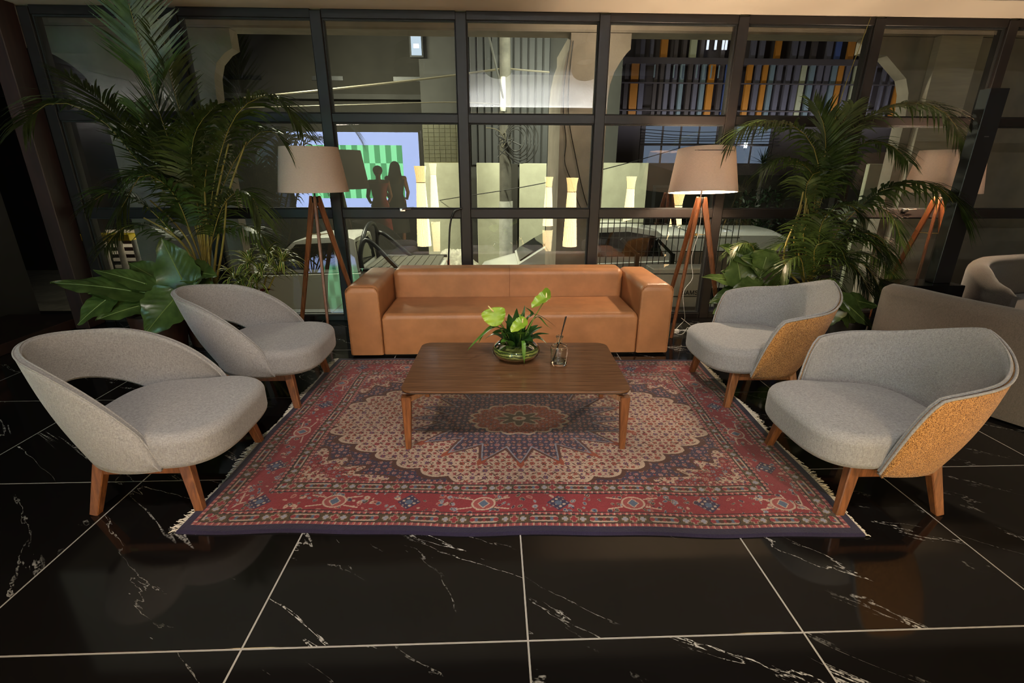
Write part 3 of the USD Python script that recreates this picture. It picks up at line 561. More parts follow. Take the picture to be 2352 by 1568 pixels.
M['arr_leaf'] = leafmat('arrangement_leaf', (.012, .040, .009), (.040, .11, .022), .3, .2)
M['arr_leaf2'] = leafmat('arrangement_leaf_bright', (.05, .13, .018), (.11, .25, .035), .35, .25)
M['spathe'] = leafmat('anthurium_spathe', (.20, .36, .025), (.38, .55, .06), .3, .3)
M['spadix'] = plain('anthurium_spadix', (.72, .62, .30), .6)
M['stem'] = plain('green_stem', (.14, .24, .03), .5)
def blade(path, width, twist=0.0, fold=.25, n=14, shape=None, up=None, cols=5):
    """a leaf blade along a path: half-width follows shape(t)"""
    p = spline(path, n); t = np.gradient(p, axis=0); t /= np.linalg.norm(t, axis=1, keepdims=True)
    upv = np.array([0, 0, 1.0] if up is None else up, float); a = np.cross(t, upv); a /= np.linalg.norm(a, axis=1, keepdims=True)+1e-9
    for i in range(1, n):
        if a[i] @ a[i-1] < 0: a[i] *= -1
    b = np.cross(a, t); s = np.linspace(0, 1, n); h = width/2*(np.sin(PI*s**.75)**.8 if shape is None else shape(s))
    ang = twist*s; A = a*np.cos(ang)[:, None]+b*np.sin(ang)[:, None]; B = -a*np.sin(ang)[:, None]+b*np.cos(ang)[:, None]
    q = np.linspace(-1, 1, cols); v = p[:, None]+(h[:, None]*q)[..., None]*A[:, None]+(h[:, None]*fold*np.abs(q))[..., None]*B[:, None]
    f = grid_faces(n, cols); v = v.reshape(-1, 3)
    return tm(v, f)
rng = np.random.default_rng(4)
def bpt(u, v, dy): return at(u, v, vc[1]+dy)-vc
base = np.array([0, 0, .085])
for (u, v, dy, w, mt, sag) in [(1187, 707, .0, .042, 'arr_leaf', .02), (1168, 720, -.03, .04, 'arr_leaf', .02), (1202, 718, .03, .03, 'arr_leaf', .02), (1160, 735, .05, .04, 'arr_leaf', .02), (1246, 750, -.05, .035, 'arr_leaf', .02), (1236, 746, .03, .04, 'arr_leaf', .02), (1257, 790, .0, .038, 'arr_leaf', .05), (1262, 767, .08, .012, 'arr_leaf', .03),
                              (1112, 780, .10, .022, 'arr_leaf', .05), (1138, 752, -.07, .05, 'arr_leaf', .05), (1215, 765, -.10, .05, 'arr_leaf2', .05), (1206, 700, .05, .02, 'arr_leaf', .01), (1225, 785, -.12, .04, 'arr_leaf', .04), (1150, 787, -.12, .035, 'arr_leaf2', .03), (1130, 765, .02, .045, 'arr_leaf', .05), (1228, 770, .1, .05, 'arr_leaf', .04), (1176, 745, -.06, .05, 'arr_leaf2', .04), (1195, 752, -.02, .05, 'arr_leaf', .04), (1160, 762, -.11, .045, 'arr_leaf', .05), (1208, 770, .06, .05, 'arr_leaf', .05)]:
    e = bpt(u, v, dy); b0 = base+np.array([e[0]*.22, e[1]*.22+rng.uniform(-.02, .02), 0]); mid = (b0+e)/2+np.array([0, 0, sag])
    part(bowl, 'leaf', blade([b0-[0, 0, .02], mid, e], w*1.9, rng.uniform(-1.3, .2)), M[mt], smooth=True)
# strap leaves drooping at the sides and in front
for pts, w, mt in [([(1160, 790, .0), (1140, 750, -.04), (1105, 772, -.08), (1072, 806, -.12)], .03, 'arr_leaf2'), ([(1165, 790, 0), (1142, 745, -.02), (1118, 758, -.05), (1098, 790, -.09)], .028, 'arr_leaf2'),
                   ([(1200, 800, -.02), (1226, 722, .02), (1256, 735, .03), (1279, 752, .02)], .03, 'arr_leaf'), ([(1200, 795, .0), (1240, 730, .04), (1256, 748, .0), (1270, 756, -.02)], .032, 'arr_leaf2'), ([(1212, 730, .03), (1222, 722, .05), (1206, 705, .08)], .022, 'arr_leaf'),
                   ([(1198, 782, -.10), (1202, 786, -.15), (1203, 808, -.172), (1204, 838, -.178)], .026, 'arr_leaf2'), ([(1185, 800, .0), (1160, 765, -.1), (1190, 768, -.12), (1216, 766, -.10)], .03, 'arr_leaf')]:
    part(bowl, 'leaf', blade([bpt(*q) for q in pts], w, .3, n=20), M[mt], smooth=True)
def heart(s): return np.where(s < .22, .62+.38*np.sqrt(np.clip(1-((.22-s)/.22)**2, 0, 1)), np.sqrt(np.clip(1-((s-.22)/.78)**1.7, 0, 1)))
def anthurium(base_px, tip_px, width, normal, stem_from, spx, fold, curl=0.0):
    b, e = bpt(*base_px), bpt(*tip_px); d = e-b; L = np.linalg.norm(d); t = d/L; n = np.array(normal, float); n -= t*(n@t); n /= np.linalg.norm(n); a = np.cross(t, n)
    N, K = 22, 17; S = np.linspace(-.26, 1, N)[:, None]; Q = np.linspace(-1, 1, K)[None]
    hw = width/2*np.where(S < .05, np.sqrt(np.clip(1-((.05-S)/.315)**2, 0, 1))*.98+.02, np.sqrt(np.clip(1-((S-.05)/.955)**1.75, 0, 1))); inner = np.where(S < 0, .10*width*np.sqrt(np.clip(-S/.26, 0, 1)), 0)
    X = np.sign(Q)*(inner+np.maximum(hw-inner, .0)*np.abs(Q)); X = np.where(Q == 0, 0, X)
    Z = fold*np.abs(X) - .10*L*S**2 + curl*L*np.clip(-S, 0, 1)*2 + .012*width/.1*np.sin(S*16)*np.abs(Q)**2*.35
    P = b+S[..., None]*d+X[..., None]*a+Z[..., None]*n
    sp = part(bowl, 'spathe', tm(P.reshape(-1, 3), grid_faces(N, K)), M['spathe'], smooth=True)
    sd = bpt(*spx); part(sp, 'spadix', tube(spline([b+n*.002, (b+sd)/2+n*.006, sd], 8), [.005, .0055, .0055, .005, .0048, .0044, .004, .0025], 8), M['spadix'], smooth=60)
    part(sp, 'stem', tube(spline([stem_from, (stem_from+b)/2+np.array([0, .02, .01]), b], 10), .0035, 6), M['stem'], smooth=60)
anthurium((1133, 715, -.10), (1140, 749, -.13), .150, (-.25, -1, .75), base+[-.02, -.02, 0], (1121, 702, -.13), .12)
anthurium((1255, 684, .02), (1221, 704, -.02), .095, (-.35, -.55, .9), base+[.03, 0, 0], (1256, 668, .03), .45, .9)
anthurium((1200, 741, -.10), (1174, 760, -.15), .085, (-.1, -.6, .8), base+[.02, -.03, 0], (1201, 731, -.11), .30, .5)
anthurium((1196, 735, .05), (1190, 722, .06), .06, (0, -.6, .8), base+[.0, .03, 0], (1203, 735, .05), .3)

# reed diffuser
dc = on(1283, 836, TZ); dc[2] = TZ
rd = thing('reed_diffuser', 'small clear glass reed diffuser bottle with black sticks on the table', 'reed diffuser', dc)
BS = 1.32
bo = [(r_*BS, z_*BS*.97) for r_, z_ in [(0, 0), (.036, 0), (.040, .004), (.040, .088), (.037, .098), (.022, .106), (.015, .112), (.0135, .120), (.0135, .140), (.017, .142), (.017, .147), (.0105, .147), (.0105, .114), (.018, .102), (.033, .094), (.0365, .086), (.0365, .011), (.033, .008), (0, .008)]]
part(rd, 'bottle', lathe(bo, 48), M['glass'], smooth=35)
part(rd, 'liquid', lathe([(0, .0115), (.0425, .0115), (.0470, .0150), (.0470, .030), (0, .030)], 40), M['water'], smooth=35)
top = at(1300, 727, dc[1]-.0)-dc
for k in (-1, 1):
    part(rd, 'reed', tube([(-.038, .004*k, .016), (.0, .003*k, .150), tuple(top+np.array([.0035*k, .006*k, 0]))], .0034, 8), M['black'], smooth=60)
# ================================================================= plants
M['palm_leaf'] = leafmat('palm_leaflets', (.030, .052, .011), (.080, .122, .024), .4, .25)
M['palm_stem'] = plain('palm_cane', (.26, .20, .035), .5, noise=(8, .6, 1.25))
M['big_leaf'] = leafmat('philodendron_leaf', (.040, .070, .016), (.085, .135, .034), .3, .15)
M['leaf_vein'] = plain('pale_leaf_vein', (.16, .22, .06), .5)
M['dracaena'] = mat('variegated_leaf', {'uv': ('attribute', {'attribute': 'across'}), 'r': ('rgb_ramp', {'ramp': [(0, (.02, .07, .012)), (.5, (.025, .08, .014)), (.62, (.36, .33, .07)), (1, (.42, .38, .10))]}), 'p': ('principled_bsdf', {'roughness': .4})}, [('uv.fac', 'r.fac'), ('r.color', 'p.base_color')])
M['red_leaf'] = leafmat('red_brown_leaf', (.06, .012, .008), (.13, .03, .016), .4, .15)
M['soil'] = plain('dark_soil', (.03, .02, .014), .95, bump=(60, .6))
M['planter'] = plain('dark_red_planter', (.05, .018, .012), .45, noise=(20, .7, 1.2))
M['planter_black'] = plain('black_planter', (.012, .011, .010), .5)
def frond(path, n_pairs, length, width, droop, rng, start=.28, spread=1.0, rach=.006, up=(0, 0, 1), curl=1.0):
    """a feather palm frond: rachis and two rows of leaflets that hang"""
    p = spline(path, 60); tg = np.gradient(p, axis=0); tg /= np.linalg.norm(tg, axis=1, keepdims=True)
    V, F, o = [], [], 0; upv = np.array(up, float)
    for i in range(n_pairs):
        s = start+(1-start)*(i+.5)/n_pairs; k = s*59; j = int(k); f = k-j; c = p[j]*(1-f)+p[min(j+1, 59)]*f; t = tg[j]
        side = np.cross(t, upv); side /= np.linalg.norm(side)+1e-9; nrm = np.cross(side, t); q = (s-start)/(1-start); width_ = width*1.25
        ln = length*(.45+.95*math.sin(PI*min(1, q*.82+.16))**.8)*rng.uniform(.88, 1.08); fwd = .55+.75*q
        for sg in (-1, 1):
            d = side*sg*spread+t*fwd*rng.uniform(.85, 1.15)+nrm*.30*rng.uniform(.4, 1.4); d /= np.linalg.norm(d); w = width_*rng.uniform(.8, 1.1)
            u = np.array([0, .18, .42, .70, 1.0]); P = c+d*(u*ln)[:, None]-np.array([0, 0, 1.0])*(u**2*ln*droop*rng.uniform(.7, 1.3))[:, None]
            hw = w/2*np.array([.35, 1, .9, .6, .04]); tl = np.gradient(P, axis=0); tl /= np.linalg.norm(tl, axis=1, keepdims=True); ax = np.cross(tl, nrm); ax /= np.linalg.norm(ax, axis=1, keepdims=True)+1e-9
            V.append(np.concatenate([P-ax*hw[:, None], P+ax*hw[:, None]]))
            for m in range(4): F += [[o+m, o+m+1, o+5+m+1], [o+m, o+5+m+1, o+5+m]]
            o += 10
    leaf = tm(np.concatenate(V), F)
    return leaf, tube(p[::4], np.linspace(rach, rach*.3, len(p[::4])), 6)
def palm(name, label, fronds, canes, loc, seed, pot):
    rng = np.random.default_rng(seed); t = thing(name, label, 'palm', loc); L0 = np.array(loc)
    for pts, n, ln, w, dr, st in fronds:
        P = [at(*q)-L0 for q in pts]; lf, rc = frond(P, int(n*1.35), ln, w, dr, rng, st)
        f = part(t, 'frond', lf, M['palm_leaf'], smooth=False); part(f, 'rachis', rc, M['palm_stem'], smooth=60)
    for pts in canes:
        part(t, 'cane', tube(spline([at(*q)-L0 for q in pts], 14), np.linspace(.012, .007, 14) if pts[-1][1] > 100 else np.linspace(.005, .002, 14), 7), M['palm_stem'], smooth=60)
    pot(t)
def pot_round(r, h, m):
    def f(t):
        p = part(t, 'pot', lathe([(0, 0), (r*.78, 0), (r*.8, .01), (r, h-.02), (r, h), (r-.02, h), (r-.03, h-.05), (0, h-.05)], 40), M[m], smooth=40)
        part(p, 'soil', lathe([(0, h-.048), (r-.032, h-.048), (r-.034, h-.045), (0, h-.03)], 30), M['soil'])
    return f
YL = 4.55
B = (470, 620, YL)
lp = at(478, 700, YL); lp[2] = 0
LF = [([B, (430, 450, YL), (352, 215, YL), (318, 90, YL-.05), (285, -30, YL-.1)], 46, .40, .019, .10, .36),
      ([B, (400, 470, YL), (300, 350, YL-.1), (215, 262, YL-.2), (130, 235, YL-.3), (55, 285, YL-.35)], 40, .34, .020, .45, .42),
      ([B, (395, 440, YL+.1), (320, 330, YL+.15), (240, 240, YL+.2), (150, 170, YL+.2)], 38, .36, .018, .25, .4),
      ([B, (490, 430, YL), (520, 310, YL-.05), (565, 240, YL-.1), (630, 222, YL-.15), (690, 285, YL-.2)], 40, .30, .019, .55, .42),
      ([B, (505, 450, YL+.1), (560, 340, YL+.1), (620, 300, YL+.1), (668, 345, YL+.1)], 30, .26, .017, .5, .4),
      ([B, (450, 430, YL+.1), (425, 300, YL+.1), (395, 190, YL+.1), (372, 60, YL+.1)], 40, .34, .018, .15, .36),
      ([B, (425, 500, YL-.1), (375, 420, YL-.2), (335, 400, YL-.28), (300, 440, YL-.34), (270, 490, YL-.36)], 34, .27, .018, .6, .3),
      ([B, (400, 540, YL-.1), (330, 470, YL-.2), (260, 440, YL-.25), (205, 470, YL-.3)], 34, .28, .018, .45, .35),
      ([B, (495, 520, YL-.1), (530, 450, YL-.15), (565, 440, YL-.2), (600, 500, YL-.25)], 30, .25, .017, .6, .3),
      ([B, (455, 480, YL-.05), (440, 380, YL-.1), (455, 290, YL-.15), (500, 240, YL-.2)], 36, .30, .018, .4, .38),
      ([B, (430, 470, YL), (370, 370, YL), (330, 290, YL), (310, 240, YL-.05)], 36, .32, .018, .3, .38),
      ([B, (470, 460, YL), (480, 360, YL), (520, 300, YL+.05), (590, 290, YL+.1)], 34, .28, .018, .45, .38),
      ([B, (420, 560, YL+.1), (350, 520, YL+.1), (290, 520, YL+.1), (240, 570, YL+.1)], 28, .24, .016, .5, .3),
      ([B, (500, 540, YL+.05), (545, 520, YL+.05), (590, 530, YL), (640, 590, YL)], 28, .24, .016, .5, .3),
      ([B, (440, 500, YL+.15), (390, 430, YL+.2), (330, 400, YL+.25), (270, 410, YL+.3)], 34, .28, .018, .4, .35),
      ([B, (460, 500, YL+.1), (440, 420, YL+.15), (410, 340, YL+.2), (420, 260, YL+.25)], 34, .30, .018, .3, .35)]
LC = [[(470, 660, YL), (455, 520, YL), (425, 400, YL)], [(480, 660, YL), (490, 500, YL), (525, 330, YL)], [(462, 660, YL), (430, 550, YL), (345, 460, YL)], [(490, 660, YL), (505, 520, YL), (565, 325, YL+.08)], [(468, 660, YL), (468, 520, YL), (450, 380, YL)], [(455, 660, YL-.05), (420, 560, YL-.05), (330, 500, YL-.1)], [(485, 660, YL-.05), (478, 560, YL-.05), (470, 440, YL-.05)], [(494, 660, YL-.08), (512, 560, YL-.08), (520, 460, YL-.1)]]
palm('areca_palm', 'tall dark areca palm at the left end of the windows', LF, LC, lp, 21, pot_round(.24, .42, 'planter'))
YR = 4.62
R_ = (1855, 640, YR); rp_ = at(1858, 700, YR); rp_[2] = 0
RF = [([R_, (1868, 480, YR), (1880, 380, YR), (1840, 300, YR), (1760, 278, YR-.05), (1700, 300, YR-.1), (1665, 345, YR-.1)], 38, .24, .018, .6, .45),
      ([R_, (1875, 470, YR), (1895, 360, YR), (1890, 280, YR), (1868, 235, YR)], 34, .30, .018, .2, .5),
      ([R_, (1880, 470, YR), (1915, 360, YR), (1985, 275, YR), (2070, 238, YR-.05), (2150, 245, YR-.1), (2215, 320, YR-.15)], 44, .28, .018, .55, .45),
      ([R_, (1895, 570, YR-.1), (1960, 490, YR-.15), (2040, 430, YR-.2), (2115, 418, YR-.25), (2175, 445, YR-.3), (2205, 500, YR-.33)], 44, .30, .020, .65, .4),
      ([R_, (1880, 480, YR+.05), (1920, 390, YR+.08), (1970, 335, YR+.1), (2040, 330, YR+.1), (2085, 370, YR+.1)], 34, .25, .017, .55, .4),
      ([R_, (1870, 480, YR), (1872, 410, YR), (1830, 370, YR-.05), (1785, 365, YR-.1), (1750, 395, YR-.12)], 32, .24, .017, .6, .4),
      ([R_, (1870, 470, YR), (1885, 380, YR), (1920, 310, YR+.05), (1960, 240, YR+.1)], 34, .28, .018, .3, .45),
      ([R_, (1890, 600, YR-.12), (1930, 560, YR-.2), (1985, 550, YR-.25), (2030, 590, YR-.3)], 34, .24, .015, .6, .25),
      ([R_, (1880, 600, YR-.15), (1915, 590, YR-.25), (1960, 610, YR-.3), (1995, 670, YR-.32)], 34, .26, .015, .55, .2),
      ([R_, (1890, 610, YR), (1950, 580, YR), (2010, 590, YR), (2060, 640, YR)], 34, .24, .015, .5, .25),
      ([R_, (1860, 560, YR-.05), (1900, 520, YR-.1), (1960, 520, YR-.1), (2010, 560, YR-.1)], 32, .22, .015, .55, .3),
      ([R_, (1850, 570, YR-.1), (1850, 520, YR-.15), (1880, 490, YR-.2), (1930, 510, YR-.25)], 30, .22, .015, .6, .3),
      ([R_, (1870, 650, YR-.2), (1900, 640, YR-.3), (1930, 670, YR-.34), (1945, 730, YR-.36)], 30, .24, .014, .5, .15),
      ([R_, (1862, 520, YR), (1850, 440, YR), (1868, 400, YR-.05), (1910, 390, YR-.1), (1945, 420, YR-.1)], 30, .22, .017, .55, .45),
      ([R_, (1850, 600, YR+.1), (1820, 560, YR+.1), (1790, 560, YR+.1), (1760, 590, YR+.1)], 26, .2, .015, .55, .3),
      ([R_, (1900, 590, YR-.2), (1950, 540, YR-.28), (2005, 540, YR-.34), (2050, 600, YR-.38)], 34, .24, .016, .55, .2),
      ([R_, (1905, 620, YR-.25), (1960, 600, YR-.34), (2010, 640, YR-.38), (2035, 700, YR-.4)], 34, .22, .016, .5, .12),
      ([R_, (1880, 560, YR-.2), (1895, 500, YR-.28), (1935, 470, YR-.32), (1985, 500, YR-.36)], 32, .23, .016, .55, .3),
      ([R_, (1870, 600, YR-.3), (1880, 560, YR-.36), (1915, 560, YR-.4), (1945, 610, YR-.44)], 30, .22, .015, .55, .2),
      ([R_, (1910, 560, YR+.05), (1970, 470, YR+.05), (2030, 480, YR+.0), (2070, 560, YR-.05)], 34, .24, .016, .5, .3),
      ([R_, (1845, 620, YR-.3), (1835, 590, YR-.34), (1810, 600, YR-.38), (1790, 650, YR-.4)], 28, .18, .014, .55, .2),
      ([(1742, 640, YR-.1), (1735, 590, YR-.1), (1725, 562, YR-.12), (1700, 560, YR-.14), (1672, 585, YR-.16)], 24, .13, .013, .6, .2)]
RC = [[(1850, 660, YR), (1835, 560, YR), (1862, 450, YR), (1880, 390, YR)], [(1858, 660, YR), (1848, 540, YR), (1850, 470, YR), (1868, 410, YR)], [(1845, 660, YR-.05), (1800, 590, YR-.05), (1830, 500, YR-.02), (1845, 440, YR)], [(1862, 660, YR), (1870, 540, YR), (1880, 450, YR)], [(1866, 660, YR-.02), (1860, 570, YR-.02), (1856, 480, YR-.02)], [(1852, 660, YR+.05), (1825, 540, YR+.05), (1842, 470, YR+.05)],
      [(1905, 330, YR), (1940, 200, YR), (1970, 120, YR), (2000, 40, YR)]]
palm('areca_palm', 'arching areca palm in front of the windows, right of the lit floor lamp', RF, RC, rp_, 33, pot_round(.20, .40, 'planter_black'))

def big_leaf(parent, base, tip, width, up, droop=.12, fold=.18, wavy=.05, petiole=None, seed=0):
    """heart-shaped leaf with lobes behind its stalk and a raised midrib"""
    b, e = np.asarray(base), np.asarray(tip); d = e-b; L = np.linalg.norm(d); t = d/L; n = np.array(up, float); n -= t*(n@t); n /= np.linalg.norm(n); a = np.cross(t, n)
    N, K = 26, 19; S = np.linspace(-.24, 1, N)[:, None]; Q = np.linspace(-1, 1, K)[None]
    hw = width/2*np.where(S < .12, .35+.65*np.sqrt(np.clip(1-((.12-S)/.37)**2, 0, 1)), np.clip(1-((S-.12)/.88)**1.5, 0, 1)**.9)*(1+wavy*np.sin(S*26+seed)); inner = np.where(S < 0, .16*width*np.sqrt(np.clip(-S/.24, 0, 1)), 0)
    X = np.sign(Q)*(inner+np.maximum(hw-inner, 0)*np.abs(Q)); veins = .006*np.cos((S-.35*np.abs(Q))*44)*np.clip(np.abs(Q), 0, 1)*(1-np.abs(Q))*4*L/.4
    Z = fold*np.abs(X)-droop*L*np.clip(S, 0, 1)**2+.05*width*np.sin(S*9+seed)*np.abs(Q)**2+veins*.5
    P = b+S[..., None]*d+X[..., None]*a+Z[..., None]*n
    lf = part(parent, 'leaf', tm(P.reshape(-1, 3), grid_faces(N, K)), M['big_leaf'], smooth=True)
    mid = b+np.linspace(0, 1, 12)[:, None]*d-(droop*L*np.linspace(0, 1, 12)**2)[:, None]*n+n*.003
    part(lf, 'midrib', tube(mid, np.linspace(.0055, .0015, 12), 5), M['leaf_vein'], smooth=60)
    if petiole is not None:
        part(lf, 'petiole', tube(spline([petiole, (petiole+b)/2+np.array([0, 0, .06]), b], 12), .008, 6), M['stem'], smooth=60)
def leafy(name, label, leaves, loc, pot):
    t = thing(name, label, 'houseplant', loc); L0 = np.array(loc); root = np.array([0, 0, .36])
    for k, (b, e, w, up, dr, fo) in enumerate(leaves):
        big_leaf(t, at(*b)-L0, at(*e)-L0, w, up, dr, fo, .05, root, k*1.7)
    pot(t)
Y0_ = 4.12
pl = at(330, 700, Y0_); pl[2] = 0; pl[1] = 4.25
leafy('philodendron', 'big-leaved green philodendron at the foot of the left palm', [
    ((418, 640, Y0_), (368, 545, Y0_+.05), .36, (.1, -1, .2), .05, .12), ((440, 625, Y0_+.1), (492, 628, Y0_), .26, (.1, -.7, .8), .1, .12), ((335, 652, Y0_), (212, 612, Y0_-.05), .20, (0, -.5, 1), .1, .15),
    ((300, 668, Y0_-.05), (112, 636, Y0_-.2), .30, (0, -.45, 1), .12, .12), ((345, 672, Y0_), (195, 665, Y0_-.15), .30, (0, -.8, .8), .15, .1), ((255, 680, Y0_-.1), (170, 742, Y0_-.25), .28, (-.2, -.8, .6), .1, .15),
    ((398, 690, Y0_-.25), (330, 765, Y0_-.45), .40, (0, -1, .35), .08, .1), ((330, 700, Y0_-.1), (215, 728, Y0_-.3), .26, (0, -.6, .9), .12, .12), ((400, 660, Y0_), (450, 650, Y0_), .3, (.2, -.8, .6), .1, .1),
    ((360, 640, Y0_+.15), (290, 600, Y0_+.2), .26, (0, -.8, .6), .1, .1), ((280, 690, Y0_+.1), (200, 690, Y0_), .28, (0, -.5, .9), .1, .12), ((450, 665, Y0_+.15), (500, 700, Y0_+.05), .28, (0.2, -.8, .6), .1, .1)], pl, pot_round(.22, .38, 'planter'))
Y1_ = 4.45
pr_ = at(1690, 720, Y1_); pr_[2] = 0; pr_[1] = 4.5
leafy('philodendron', 'big-leaved philodendron between the lit floor lamp and the right palm', [
    ((1735, 600, Y1_), (1655, 560, Y1_+.05), .30, (-.1, -.6, .9), .08, .1), ((1700, 640, Y1_-.05), (1690, 575, Y1_), .30, (0, -1, .3), .05, .12), ((1770, 600, Y1_-.05), (1705, 590, Y1_-.1), .22, (.1, -.9, .4), .08, .12), ((1760, 590, Y1_-.08), (1745, 640, Y1_-.12), .30, (.1, -1, .3), .05, .1),
    ((1700, 650, Y1_), (1618, 628, Y1_-.05), .20, (0, -.5, .9), .12, .12), ((1710, 665, Y1_-.05), (1632, 690, Y1_-.12), .22, (0, -.7, .8), .12, .12), ((1740, 660, Y1_-.1), (1672, 680, Y1_-.18), .26, (0, -.9, .5), .1, .1), ((1780, 650, Y1_-.1), (1810, 690, Y1_-.15), .26, (.1, -.9, .5), .1, .1),
    ((1720, 640, Y1_+.1), (1660, 620, Y1_+.1), .28, (0, -.8, .6), .1, .1), ((1690, 690, Y1_), (1640, 720, Y1_-.05), .22, (0, -.9, .4), .1, .1)], pr_, pot_round(.19, .36, 'planter_black'))
Y2_ = 4.0
pq = at(1975, 745, Y2_); pq[2] = 0; pq[1] = 4.15
leafy('philodendron', 'low big-leaved plant between the right palm and the grey curved sofa', [
    ((1935, 692, Y2_), (2012, 752, Y2_-.1), .24, (.2, -.7, .8), .1, .12), ((1920, 700, Y2_), (1890, 755, Y2_-.05), .22, (-.2, -.9, .5), .1, .12), ((1945, 700, Y2_+.05), (1960, 760, Y2_), .22, (0, -1, .3), .1, .1), ((1960, 690, Y2_+.1), (2020, 700, Y2_+.1), .2, (.1, -.6, .9), .1, .1)], pq, pot_round(.15, .3, 'planter_black'))
# variegated dracaena with yellow-edged strap leaves
Y3_ = 4.5
pd = at(588, 700, Y3_); pd[2] = 0
dr = thing('dracaena', 'bushy variegated plant with yellow-edged strap leaves beside the left lamp', 'houseplant', pd)
rng = np.random.default_rng(8)
for k in range(240):
    hub = at(*[(540, 640), (590, 650), (640, 625), (575, 605), (615, 590), (560, 660), (650, 600), (600, 625)][k % 8], Y3_-.05*(k % 3))-pd; a = rng.uniform(0, 2*PI); el = rng.uniform(-.1, 1.1); ln = rng.uniform(.17, .30)
    d = np.array([math.cos(a)*math.cos(el), math.sin(a)*math.cos(el), math.sin(el)]); P = [hub, hub+d*ln*.55, hub+d*ln-np.array([0, 0, ln*.35])]
    b = blade(P, .020, .2, .3, 8, lambda s: np.sin(PI*np.clip(s*.9+.1, 0, 1))**.7); q = part(dr, 'leaf', b, M['dracaena'], smooth=True)
    UsdGeom.PrimvarsAPI(stage.GetPrimAtPath(q)).CreatePrimvar('across', Sdf.ValueTypeNames.FloatArray, 'vertex').Set(Vt.FloatArray(list(np.tile(np.abs(np.linspace(-1, 1, 5)), 8).astype(float))))
for hx in (545, 590, 630, 575, 612): part(dr, 'stem', tube([(0, 0, .30), at(hx, 635, Y3_)-pd], .008, 6), M['palm_stem'], smooth=60)
for k in range(14):
    a = rng.uniform(0, 2*PI); h = at(600, 672, Y3_-.12)-pd; d = np.array([math.cos(a), math.sin(a)*.6, .35]); part(dr, 'low_leaf', blade([h, h+d*.07, h+d*.13-np.array([0, 0, .03])], .035, .2), M['red_leaf'], smooth=True, label='red-brown leaf')
pot_round(.17, .34, 'planter_black')(dr)
# ================================================================= right-hand side: curved sofas and the black post
def wall_body(path, th, zprof, z0=.03, round_r=.06):
    """an upholstered wall following a floor path: rounded top, closed ends"""
    p = spline(path, 40); t = np.gradient(p, axis=0); t /= np.linalg.norm(t, axis=1, keepdims=True); n = np.stack([-t[:, 1], t[:, 0]], 1); n /= np.linalg.norm(n, axis=1, keepdims=True)
    s = np.linspace(0, 1, len(p)); zt = np.interp(s, *zip(*zprof)); sec = []
    r = round_r
    ends = np.minimum(np.arange(40), 39-np.arange(40)); shr = np.where(ends == 0, .45, np.where(ends == 1, .80, 1.0))
    for i in range(len(p)):
        w = th/2*shr[i]; top = zt[i]-(.03 if ends[i] == 0 else 0); rr_ = min(r, w*.9)
        prof = [(-w*.96, z0), (-w, z0+.05), (-w, top-rr_)] + [(-w+rr_-rr_*math.cos(a), top-rr_+rr_*math.sin(a)) for a in np.linspace(.3, PI/2, 4)] + [(w-rr_+rr_*math.sin(a), top-rr_+rr_*math.cos(a)) for a in np.linspace(0, PI/2-.3, 4)] + [(w, top-rr_), (w, z0+.05), (w*.96, z0)]
        sec.append([(p[i, 0]+n[i, 0]*q, p[i, 1]+n[i, 1]*q, z) for q, z in prof])
    sec = np.array(sec); N, K, _ = sec.shape; v = sec.reshape(-1, 3); f = []
    for i in range(N-1):
        for j in range(K):
            k = (j+1) % K; f += [[i*K+j, i*K+k, (i+1)*K+k], [i*K+j, (i+1)*K+k, (i+1)*K+j]]
    for i in (0, N-1):
        v = np.vstack([v, sec[i].mean(0)]); c = len(v)-1; f += [[c, i*K+(j+1) % K, i*K+j] if i == 0 else [c, i*K+j, i*K+(j+1) % K] for j in range(K)]
    m = tm(v, f); trimesh.repair.fix_normals(m); return m
def poly_cushion(P, z0, z1, r=.04):
    from shapely.geometry import Polygon
    pg = Polygon(P).buffer(.0)
    n = 90
    def ring(d):
        q = pg.buffer(-d, join_style='round'); e = q.exterior; return np.array([e.interpolate(x, normalized=True).coords[0] for x in np.linspace(0, 1, n, endpoint=False)])
    return slab(lambda d: ring(d), [(.02, z0), (0, z0+.02), (0, z1-r), (r*.3, z1-r*.3), (r, z1)])
def shift(path, d):
    p = spline(path, 16); t = np.gradient(p, axis=0); t /= np.linalg.norm(t, axis=1, keepdims=True); return p+np.stack([-t[:, 1], t[:, 0]], 1)*d
g1 = [(3.16, 3.74), (3.22, 3.35), (3.34, 2.98), (3.52, 2.62), (3.80, 2.30), (4.2, 2.12)]
s1 = thing('curved_sofa', 'taupe grey curved sofa seen from behind at the right edge', 'sofa')
part(s1, 'backrest', wall_body(g1, .17, [(0, .73), (.12, .745), (.5, .74), (1, .74)], .02, .08), M['taupe_cloth'], smooth=50)
a = shift(g1, .095); b = shift(g1, .82)
part(s1, 'seat', poly_cushion(np.vstack([a, b[::-1]]), .05, .42), M['taupe_cloth'], smooth=45)
g2 = [(4.43, 3.88), (4.40, 4.10), (4.52, 4.36), (4.95, 4.60), (5.45, 4.74), (5.95, 4.80), (6.5, 4.72)]
s2 = thing('curved_sofa', 'brown-lit curved sofa farther back at the right edge, facing the camera', 'sofa')
part(s2, 'backrest', wall_body(g2[::-1], .17, [(0, .78), (.70, .80), (.86, .76), (.93, .66), (1, .60)], .02, .08), M['taupe_cloth'], smooth=50)
a = shift(g2[2:], -.10); b = shift(g2[2:], -.80)
part(s2, 'seat', poly_cushion(np.vstack([[(4.53, 3.92), (4.50, 4.10)], a, b[::-1]]), .05, .43), M['taupe_cloth'], smooth=45)
